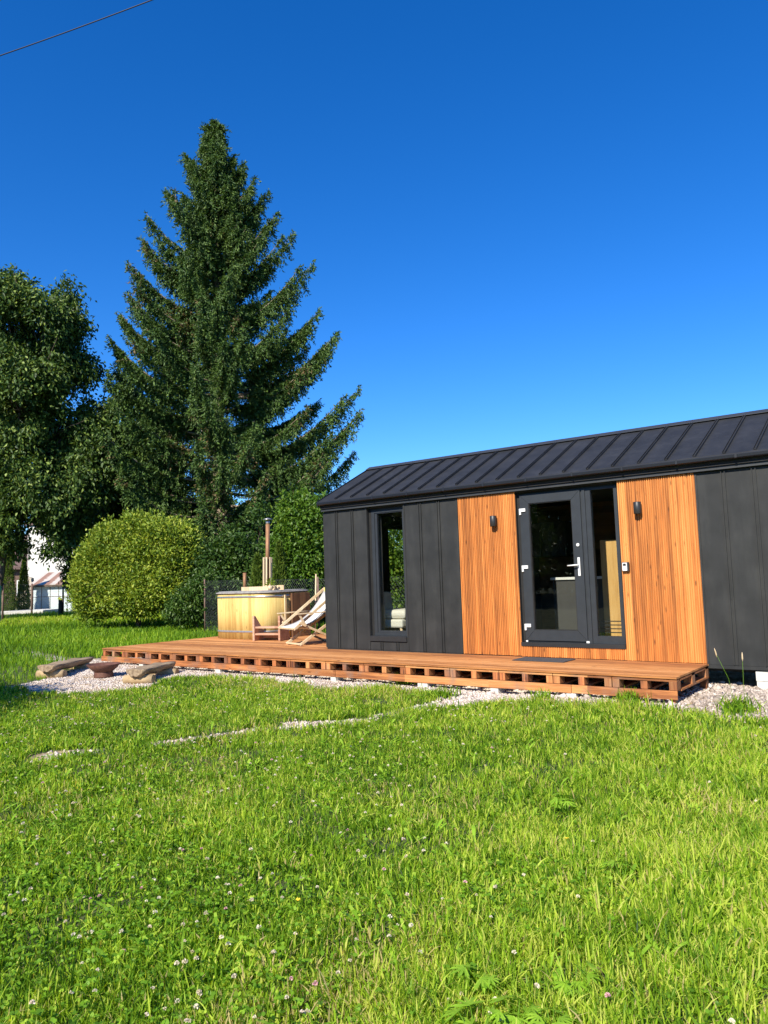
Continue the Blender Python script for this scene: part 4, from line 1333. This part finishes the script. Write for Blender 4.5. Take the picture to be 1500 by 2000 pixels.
# ------------------------------------------------------------------ spruce
def spruce(base, H, prof, label, nwh=36, per=6, wid=1.0, seedj=0, dens=1.0, tips=None):
    """prof: list of (height, left radius, right radius) in metres"""
    bz = gzs(base[0], base[1]) - .1
    root = empty('spruce_tree', (base[0], base[1], bz)); tag(root, label, 'spruce')
    mb = MB()
    pts = [(0, 0, H * t) for t in np.linspace(0, 1, 14)]
    mb.tube(pts, [.30 * (1 - t) ** .8 * wid + .012 for t in np.linspace(0, 1, 14)], 12)
    hz = np.array([p[0] for p in prof]); lr = np.array([p[1] for p in prof]); rr_ = np.array([p[2] for p in prof])
    u2 = np.array([CR[0], CR[1]]); u2 /= np.linalg.norm(u2); v2 = np.array([-u2[1], u2[0]])
    P = []; D = []; T = []; Ls = []
    limbs = []
    for i in range(nwh):
        z = 1.2 + (H - 1.6) * (i / (nwh - 1)) ** .94
        ph = rng.random() * 6.283
        for k in range(per if z < H * .85 else 5):
            a = ph + 6.283 * k / per + rng.normal(0, .15)
            c = math.cos(a)
            zt = z + .0
            Lr = np.interp(zt, hz, rr_); Ll = np.interp(zt, hz, lr)
            ext = (Lr * (1 + c) / 2 + Ll * (1 - c) / 2)
            ext *= rng.uniform(.45, 1.03)
            limbs.append((a, z, ext, .35))
    for (zt, sgn, ln) in (tips or []):
        limbs.append(((0 if sgn > 0 else math.pi) + rng.normal(0, .2), zt, ln, .62))
        limbs.append(((0 if sgn > 0 else math.pi) + rng.normal(0, .35), zt - .45, ln * .9, .55))
    for (a, zt, ext, rise) in limbs:
        if ext < .15: ext = .15
        dx = math.cos(a) * u2 + math.sin(a) * v2
        rs = rise * ext * (.25 + 1.0 * zt / H)
        z0 = max(.8, zt - rs)
        nn = max(4, int(ext / .16))
        t = np.linspace(0, 1, nn + 1)
        hx = ext * t
        hzv = z0 + (zt - z0) * (1.6 * t ** 2.6 - .6 * t * (1 - t) * 1.2) / 1.6
        hzv = z0 + (zt - z0) * t ** 1.7 - .10 * ext * np.sin(np.pi * t) * (1 - zt / H)
        hzv = hzv + .10 * ext * t ** 4
        line = np.stack([dx[0] * hx, dx[1] * hx, hzv], 1)
        mb.tube([tuple(q) for q in line[::2]], list(np.linspace(.02 + .011 * ext, .008, len(line[::2]))), 5, cap=False)
        sd3 = np.array([-dx[1], dx[0], 0]); od3 = np.array([dx[0], dx[1], 0])
        # side sprays
        ns = int((22 + ext * 38) * dens)
        for q in range(ns):
            s_ = rng.uniform(.12 if zt > H * .6 else .22, 1.0) ** .8
            p = np.array([np.interp(s_, t, line[:, j]) for j in range(3)])
            side = rng.choice([-1, 1])
            wlen = (.36 + .20 * ext * .35 * (1 - s_) + .08) * rng.uniform(.5, 1.25)
            if s_ > .92: wlen *= .6
            hang = rng.random() < .75
            dirv = unit(sd3 * side * rng.uniform(.2, 1) + od3 * rng.uniform(.2, .8) + np.array([0, 0, -1.1 if hang else .35]) * rng.uniform(.5, 1.2))
            m_ = max(3, int(wlen / .05))
            tt = (np.arange(m_) + rng.random(m_)) / m_
            base_ = p + dirv * wlen * tt[:, None] + np.array([0, 0, -1]) * (wlen * .35 * tt ** 2)[:, None]
            dd = unit(dirv * .9 + rng.normal(0, .55, (m_, 3)) + np.array([0, 0, -.15]))
            P.append(base_); D.append(dd)
            T.append(np.full(m_, .42 + rng.normal(0, .12) - (.0 if s_ > .3 else -.25 * (rng.random() > .5))) + rng.normal(0, .1, m_))
        # tip leader
        m_ = 12
        tt = rng.uniform(.75, 1.04, m_)
        pp = np.stack([np.interp(tt, t, line[:, j]) for j in range(3)], 1)
        P.append(pp); D.append(unit(od3 * .6 + np.array([0, 0, .7]) + rng.normal(0, .45, (m_, 3)))); T.append(rng.normal(.5, .12, m_))
    # needles close to the trunk
    m_ = int(12000 * dens)
    zz = rng.uniform(2.0, H, m_); aa = rng.random(m_) * 6.283; r_ = np.abs(rng.normal(.25, .22, m_)) * np.clip((H - zz) / 2, .25, 1)
    P.append(np.stack([np.cos(aa) * r_, np.sin(aa) * r_, zz], 1)); D.append(unit(np.stack([np.cos(aa), np.sin(aa), -.8 + 0 * aa], 1) + rng.normal(0, .4, (m_, 3)))); T.append(rng.normal(.45, .12, m_))
    P = np.concatenate(P); D = np.concatenate(D); T = np.concatenate(T)
    brown = (vn3(P, .9, 4) > .66) & (rng.random(len(P)) < .22) & (P[:, 2] < H * .8)
    T = np.where(brown, 1.0, np.clip(T, 0, .85))
    mb.build('trunk', M['twig'], root)
    n = len(P)
    # every tuft: two crossed diamonds
    P2 = np.concatenate([P, P + rng.normal(0, .03, P.shape)]); D2 = np.concatenate([D, unit(D + rng.normal(0, .5, D.shape))]); T2 = np.concatenate([T, T + rng.normal(0, .05, n)])
    leaves('crown', P2, D2, rng.uniform(.09, .18, 2 * n), rng.uniform(.032, .06, 2 * n), T2, M['needle'], root, .3)
    print('spruce tufts', 2 * n)
    return root


SD = 30.0
sb = at(432, 1215, SD); k = SD / FP
sx = lambda py: 432 - (1215 - py) * .0118        # trunk axis pixel at a given height
hz_ = lambda py: (1215 - py) * k
LT = [(275, 362), (345, 320), (397, 277), (450, 265), (510, 247), (558, 228), (605, 215), (660, 198), (705, 180), (752, 190), (820, 200), (900, 205)]
RT = [(290, 482), (337, 508), (352, 530), (412, 550), (452, 580), (522, 622), (632, 638), (650, 676), (690, 668), (790, 708), (838, 714), (915, 700)]
tips = [(hz_(py), -1, (sx(py) - px) * k) for py, px in LT] + [(hz_(py), 1, (px - sx(py)) * k) for py, px in RT]
prof = [(0, 3.2, 4.2), (3, 4.7, 5.0), (6, 5.0, 5.1), (9, 4.7, 4.6), (11.5, 4.0, 4.0), (13.5, 3.2, 3.3), (15.5, 2.6, 2.5), (17, 1.75, 1.9), (18.5, 1.15, 1.35), (19.6, .75, .95), (20.5, .35, .35), (20.95, .12, .12)]
spruce((sb[0], sb[1]), hz_(232) + .85, prof, 'tall old spruce with upswept branch tips rising behind the hot tub', tips=tips)

# darker conifer half hidden between the spruce and the cherry tree
db_ = at(255, 1215, 34)
spruce((db_[0], db_[1]), 9.2, [(0, 3.6, 3.4), (3, 3.5, 3.2), (6, 2.3, 2.2), (8, 1.1, 1.1), (9.2, .1, .1)], 'low dark conifer half hidden between the big spruce and the cherry tree', nwh=24, per=7, dens=.8)

# ------------------------------------------------------------------ cherry tree on the left
cd = 29.0
blobs = [B(20, 640, cd, 80, 95), B(10, 600, cd - 1, 60, 60), B(50, 700, cd - 1.4, 60, 60), B(88, 620, cd - .8, 58, 70), B(128, 570, cd, 26, 36), B(100, 710, cd, 66, 80), B(142, 640, cd, 36, 24), B(30, 780, cd - 1, 100, 90),
         B(120, 830, cd, 80, 70), B(205, 850, cd + .5, 60, 38), B(40, 900, cd, 110, 90), B(150, 940, cd, 85, 60), B(60, 1000, cd - .5, 95, 60), B(-60, 800, cd, 110, 200),
         B(-40, 1000, cd, 80, 80), B(125, 1020, cd, 55, 45), B(28, 560, cd, 24, 34), B(175, 720, cd, 18, 30), B(110, 1065, cd - .5, 34, 26), B(15, 1060, cd, 50, 30), B(-160, 850, cd, 110, 220)]
tb_ = at(-14, 1215, cd)
blobs += [B(225, 800, cd + .3, 30, 16), B(205, 925, cd, 34, 36), B(90, 950, cd - .6, 90, 70), B(175, 880, cd, 60, 50), B(60, 720, cd - 1, 70, 60)]
tree('cherry_tree', tb_, blobs, 17000, 13, .17, .19, .092, M['cherry'], 'leafy cherry tree with drooping leaves at the left picture edge', 'tree', tr=.15, droop=.5, gap=.395, gs=1.3, inner=.25, tbase=.5, tvar=.26)

# tree standing just outside the picture whose shade falls on the lawn
tree('apple_tree', (-1.8, -8.95, 0), [((-1.35, -9.15, 2.1), (1.3, 1.3, 1.1)), ((-2.5, -8.95, 2.4), (1.4, 1.3, 1.2)), ((-2.15, -8.3, 2.2), (1.1, 1.1, 1.0)), ((-3.8, -8.6, 2.3), (1.3, 1.2, 1.1))], 2200, 14, .14, .11, .06, M['hazel'],
     'small round apple tree to the left of the lawn', 'tree', tr=.1, gap=.2)

# trees on the other side of the garden, behind the camera; the panes mirror them
for i in range(7):
    tx_, ty_ = -34 + i * 7.5, -33 - (i % 2) * 3
    r_ = 4.6 + (i % 3) * .5
    tree('garden_tree', (tx_, ty_, 0), [((tx_, ty_, 4.5), (r_, 3, 5.0)), ((tx_ + 2, ty_ - 1, 7.5), (3.2, 2.6, 3.2)), ((tx_ - 2.4, ty_, 3.0), (3.2, 2.6, 3.4))], 1300, 9, .34, .42, .26, M['hazel'],
         '%s broad leafy tree of the row on the far side of the garden' % ('first', 'second', 'third', 'fourth', 'fifth', 'sixth', 'last')[i], 'tree', 'trees on the far side of the garden', tr=.2, gap=.1, inner=.2, tbase=.3)

# ------------------------------------------------------------------ shrubs
tree('golden_bush', at(270, 1212, 24), [B(252, 1108, 24, 80, 85), B(312, 1094, 24, 85, 88), B(212, 1118, 24, 50, 78), B(358, 1122, 24, 38, 72), B(275, 1150, 23.6, 105, 50), B(186, 1138, 24, 32, 64), B(222, 1062, 24, 42, 42), B(352, 1062, 24, 36, 42), B(368, 1165, 24, 30, 40), B(180, 1180, 24, 30, 26), B(268, 1040, 24, 40, 36)], 7600, 12, .11, .12, .062, M['gold'],
     'large rounded golden green bush on the left of the hot tub', 'bush', tr=.09, gap=.31, gs=2.1, inner=.55, tbase=.52, tvar=.28, up=.3, droop=0)
tree('leafy_shrub', at(385, 1215, 22), [B(378, 1175, 22, 38, 34), B(405, 1150, 22, 28, 30), B(352, 1190, 22, 22, 22)], 900, 11, .10, .12, .055, M['hazel'],
     'dark leafy shrub between the golden bush and the hot tub', 'shrub', tr=.04, gap=.15, inner=.4, tbase=.5)
tree('hazel_shrub', at(470, 1190, 23.5), [B(435, 1110, 23.5, 50, 50), B(500, 1075, 23.5, 48, 62), B(545, 1100, 23.5, 36, 60), B(405, 1125, 23.5, 32, 45), B(480, 1130, 23, 80, 50), B(460, 1045, 24, 22, 30), B(520, 1010, 24, 24, 30)], 3200, 11, .13, .14, .07, M['hazel'],
     'dark green hazel thicket right behind the hot tub', 'shrub', tr=.07, gap=.40, inner=.3, tbase=.38)
tree('bright_shrub', at(590, 1190, 21), [B(590, 1020, 21, 48, 50), B(575, 968, 21, 18, 28), B(615, 1060, 21, 50, 60), B(560, 1075, 21, 30, 45), B(640, 1010, 21, 30, 40), B(600, 1120, 21, 60, 40)], 2800, 11, .11, .12, .065, M['lime'],
     'bright green deciduous shrub beside the house corner', 'shrub', tr=.06, gap=.22, inner=.45, tbase=.4)
def thuja(px, py_top, py_bot, d, wpx, label):
    b_ = at(px, py_bot, d); k_ = d / FP; H_ = (py_bot - py_top) * k_; W_ = wpx * k_
    z0 = gzs(b_[0], b_[1]); z1 = at(px, py_top, d)[2]; H_ = z1 - z0
    root = empty('thuja', (b_[0], b_[1], z0)); tag(root, label, 'thuja', 'small thuja trees')
    n = int(2600 * min(2.5, H_)); zz = H_ * rng.random(n) ** 1.2; aa = rng.random(n) * 6.283
    rad = W_ * np.clip(1.12 * (1 - zz / H_) ** .65, 0, 1) * np.clip(.5 + zz / H_ * 4, 0, 1) * rng.uniform(.6, 1.05, n) * (.85 + .3 * vn(aa * 3, zz * 4, 1))
    P = np.stack([np.cos(aa) * rad, np.sin(aa) * rad, zz], 1)
    D = unit(np.stack([np.cos(aa) * .5, np.sin(aa) * .5, np.ones(n)], 1) + rng.normal(0, .35, (n, 3)))
    leaves('crown', P, D, rng.uniform(.05, .13, n), rng.uniform(.025, .05, n), rng.normal(.5, .2, n), M['thuja'], root)
    MB().tube([(0, 0, 0), (0, 0, H_ * .7)], [.04, .02], 8).build('trunk', M['bark'], root)
thuja(505, 1085, 1200, 18.6, 24, 'small yellow green thuja left of the tub flue')
thuja(548, 1060, 1200, 18.8, 22, 'taller yellow green thuja right of the tub flue')

# hedge behind the house (seen through the windows)
for i, (hx, hy) in enumerate(((-6.6, 8.2), (-4.2, 7.4), (-1.6, 7.2), (1.2, 7.0))):
    tree('hedge_shrub', (hx, hy, 0), [((hx, hy, .8), (1.4, .9, 1.3)), ((hx + .3, hy, 2.0), (1.25, .8, 1.1)), ((hx - .6, hy, 1.2), (1.2, .8, 1.2)), ((hx - .6, hy, -.1), (1.2, .8, .6))], 1700, 11, .12, .12, .065, (M['hazel'], M['lime'])[i % 2],
         ('hedge shrub behind the house, farthest left of the row', 'hedge shrub seen through the tall window', 'hedge shrub behind the left end of the house', 'hedge shrub behind the middle of the house')[i], 'shrub', 'hedge shrubs behind the house', tr=.05, gap=.15, inner=.3, tbase=.5)

# distant trees closing the horizon on the left
for i, (px, d, w, top, mtl) in enumerate(((30, 62, 60, 1055, 'hazel'), (-60, 60, 70, 1030, 'hazel'), (150, 66, 60, 1040, 'hazel'), (220, 60, 70, 1010, 'hazel'), (420, 52, 90, 960, 'hazel'), (560, 50, 90, 985, 'hazel'), (680, 48, 80, 1010, 'hazel'), (330, 56, 80, 990, 'hazel'))):
    mid = (top + 1180) / 2
    tree('background_tree', at(px, 1185, d), [B(px, mid, d, w, (1180 - top) / 2), B(px - w * .5, mid + 20, d, w * .7, (1180 - top) / 2.6), B(px + w * .5, mid + 15, d, w * .7, (1180 - top) / 2.6)], 1500, 10, .28, .34, .2, M[mtl],
         ('round dark tree beyond the houses at the far left', 'broad dark tree beyond the left picture edge', 'dark tree beyond the white house', 'dark tree beyond the golden bush', 'wide dark tree beyond the spruce trunk', 'wide dark tree beyond the flue of the tub', 'dark tree beyond the left house corner', 'dark tree beyond the dark conifer')[i], 'tree', 'distant trees beyond the gardens', tr=.2, gap=.2, inner=.3, tbase=.35)

for i, (px, top, d) in enumerate(((16, 1078, 40), (46, 1092, 41))):
    thuja(px, top, 1195, d, (15, 12)[i], ('green conical thuja by the brown house at the far left', 'green conical thuja next to the white house wall')[i])

# ------------------------------------------------------------------ fences
def fence(name, pts, hgt, postm, label, mesh=True, cell=.085, wires=3, pr=.022):
    root = empty(name, (pts[0][0], pts[0][1], gzs(pts[0][0], pts[0][1]))); tag(root, label, 'fence')
    o = Vector(root.location)
    wm = MB()
    for i, (x_, y_) in enumerate(pts):
        z_ = gzs(x_, y_)
        MB().tube([Vector((x_, y_, z_)) - o, Vector((x_, y_, z_ + hgt + .05)) - o], pr, 8).build('post', postm, root)
    for (xa_, ya_), (xb_, yb_) in zip(pts[:-1], pts[1:]):
        za_, zb_ = gzs(xa_, ya_), gzs(xb_, yb_)
        A = Vector((xa_, ya_, za_)) - o; Bv = Vector((xb_, yb_, zb_)) - o; L = (Bv - A).length
        for q in range(wires):
            hh = hgt * (q + (1 if wires > 1 else 1)) / wires
            wm.tube([A + Vector((0, 0, hh)), Bv + Vector((0, 0, hh))], .003, 3, cap=False)
        if mesh:
            nn = int(L / cell)
            for q in range(-int(hgt / cell), nn):
                for sg in (1, -1):
                    s0 = q * cell; s1 = s0 + hgt; h0, h1 = 0.0, hgt
                    if s0 < 0: h0 = -s0; s0 = 0
                    if s1 > L: h1 = hgt - (s1 - L); s1 = L
                    if s1 <= s0: continue
                    if sg < 0: h0, h1 = hgt - h0, hgt - h1
                    wm.tube([A.lerp(Bv, s0 / L) + Vector((0, 0, h0)), A.lerp(Bv, s1 / L) + Vector((0, 0, h1))], .0024, 3, cap=False)
    wm.build('wire_mesh', M['wire'], root)
    return root
pa_ = at(400, 1180, 21.5); pb_ = at(505, 1180, 19.2); pc_ = at(622, 1180, 17.4); pd_ = at(740, 1180, 16.2); pe_ = at(880, 1180, 15.2)
fence('chain_link_fence', [(p[0], p[1]) for p in (pa_, pb_, pc_, pd_, pe_)], 1.50, M['rust_post'], 'chain link fence running behind the hot tub and the deck chairs')
q0 = at(-40, 1200, 26); q1 = at(5, 1200, 29); q2 = at(62, 1200, 36); q3 = at(123, 1200, 36.5); q4 = at(190, 1200, 37)
fence('garden_fence', [(p[0], p[1]) for p in (q0, q1, q2, q3, q4)], 1.5, M['rust_post'], 'sagging wire garden fence with rusty posts in front of the shed', mesh=True, cell=.32, wires=4, pr=.045)
gp_ = at(-3, 1200, 27); z_ = gzs(gp_[0], gp_[1])
mb = MB(); mb.box(-.06, .06, -.06, .06, 0, 1.45); o_ = mb.build('green_post', M['green_post'], None, .005); o_.location = (gp_[0], gp_[1], z_)
tag(o_, 'green painted post at the left picture edge', 'post')
sp2 = at(118, 1200, 33); z_ = gzs(sp2[0], sp2[1])
mb = MB(); mb.tube([(0, 0, 0), (.02, 0, .5), (-.02, 0, .82)], [.09, .1, .07], 9); o_ = mb.build('tree_stump', M['bark']); o_.location = (sp2[0], sp2[1], z_)
tag(o_, 'thin dark stump in the long grass before the shed', 'stump')
ln = at(613, 1185, 16.6)
mb = MB(); mb.tube([(0, 0, 0), (.07, .02, 1.62)], [.02, .016], 8); o_ = mb.build('wooden_pole', M['pine']); o_.location = (ln[0], ln[1], gzs(ln[0], ln[1]))
tag(o_, 'thin pale pole leaning on the fence behind the deck chairs', 'pole')

# ------------------------------------------------------------------ buildings far left
def gable_house(name, c, rz, w, dpt, hw, hr, wallm, roofm, label, over=.3, windows=()):
    root = empty(name, (c[0], c[1], gzs(c[0], c[1])), rz); tag(root, label, 'house')
    mb = MB(); mb.box(-w / 2, w / 2, 0, dpt, -.3, hw)
    for xa_ in (-w / 2, w / 2 - .3): mb.prism([(0, hw + .001), (dpt, hw + .001), (dpt / 2, hr)], xa_, xa_ + .3)
    mb.build('wall', wallm, root)
    s2 = (hr - hw) / (dpt / 2)
    mb = MB(); mb.prism([(-over, hw - over * s2 + .08), (dpt / 2, hr + .08), (dpt + over, hw - over * s2 + .08), (dpt + over, hw - over * s2 + .28), (dpt / 2, hr + .30), (-over, hw - over * s2 + .28)], -w / 2 - over, w / 2 + over)
    mb.build('roof', roofm, root)
    for (xa_, xb_, za_, zb_) in windows:
        mb = MB(); mb.box(xa_, xb_, -.04, -.002, za_, zb_); wo = mb.build('window', M['white_metal'], root)
        mb = MB(); mb.box(xa_ + .08, xb_ - .08, -.05, -.041, za_ + .08, zb_ - .08); mb.build('pane', M['rubber'], wo)
    return root
hang = math.atan2(CR[1], CR[0])
wh = at(98, 1200, 50)
gable_house('white_house', (wh[0], wh[1]), hang - .25, 3.6, 8, 5.6, 7.2, M['plaster'], M['redroof'], 'white rendered house behind the shed at the far left', over=.15)
wh2 = at(150, 1200, 58)
gable_house('grey_house', (wh2[0], wh2[1]), hang + .1, 7, 8, 4.6, 7.5, M['plaster'], M['brownwall'], 'pale house farther back right of the white one', over=.3)
bh = at(0, 1200, 54)
gable_house('brown_house', (bh[0], bh[1]), hang, 8, 7, 3.0, 5.2, M['brownwall'], M['redroof'], 'low brown house with a dark red roof at the left edge', over=.5, windows=((1.2, 2.2, .8, 2.0),))
# shed
sh = at(110, 1190, 42)
shed = empty('garden_shed', (sh[0], sh[1], gzs(sh[0], sh[1])), hang); tag(shed, 'pale blue sheet-walled shed with a rusty striped roof', 'shed')
mb = MB(); mb.box(-1.32, 1.6, 0, 2.6, 0, 1.48); mb.build('wall', M['shedwall'], shed)
mb = MB()
for q in range(7): mb.box(-1.32 + q * .48, -1.30 + q * .48, -.02, -.002, 0, 1.48)
mb.box(-1.32, 1.6, -.019, -.003, .84, .86)
mb.build('wall_frame', M['rust_post'], shed)
mb = MB(); mb.prism([(-.15, 1.46), (1.9, 2.2), (1.9, 2.25), (-.15, 1.52)], -1.5, 1.75); mb.prism([(1.9, 2.2), (2.8, 1.7), (2.8, 1.75), (1.9, 2.25)], -1.5, 1.75); mb.build('roof', M['striped'], shed)
mb = MB(); mb.box(-1.5, 1.75, -.2, -.16, 1.40, 1.50); mb.build('eave_board', M['bark'], shed)
# rubble wall left of the shed
rw = at(60, 1195, 43); rz_ = gzs(rw[0], rw[1])
mb = MB()
for q in range(46):
    a_ = random.random(); zz_ = random.uniform(0, 1.9) ; wv = .55 * (1 - zz_ / 2.6)
    s_ = random.uniform(.12, .22)
    Mx = Matrix.Translation((random.uniform(-wv, wv * .4), random.uniform(-.25, .25), zz_)) @ Matrix.Rotation(random.uniform(-.4, .4), 4, 'Y')
    mb.box(-s_, s_, -s_ * .8, s_ * .8, -s_ * .6, s_ * .6, Mx)
o_ = mb.build('ruined_wall', M['stonepile'], None, .02); o_.location = (rw[0], rw[1], rz_); o_.rotation_euler = (0, 0, hang)
tag(o_, 'crumbling pale stone wall beside the left side of the shed', 'wall')
# concrete slab path
cp = at(60, 1197, 40); mb = MB(); mb.box(-1.6, 1.2, -1.2, 1.2, 0, .18); o_ = mb.build('path', M['concrete'], None, .02); o_.location = (cp[0], cp[1], gzs(cp[0], cp[1])); o_.rotation_euler = (0, 0, hang)
tag(o_, kind='structure')

# ------------------------------------------------------------------ power line
pA = Vector(at(-260, 195, 15)); pB = Vector(at(560, -104, 13))
mb = MB(); pts = []
for i in range(21):
    t = i / 20; pts.append(pA.lerp(pB, t) - Vector((0, 0, .10 * math.sin(math.pi * t))))
mb.tube(pts, .011, 6)
tag(mb.build('power_line', M['cable']), 'single black overhead cable crossing the top left of the sky', 'power line')
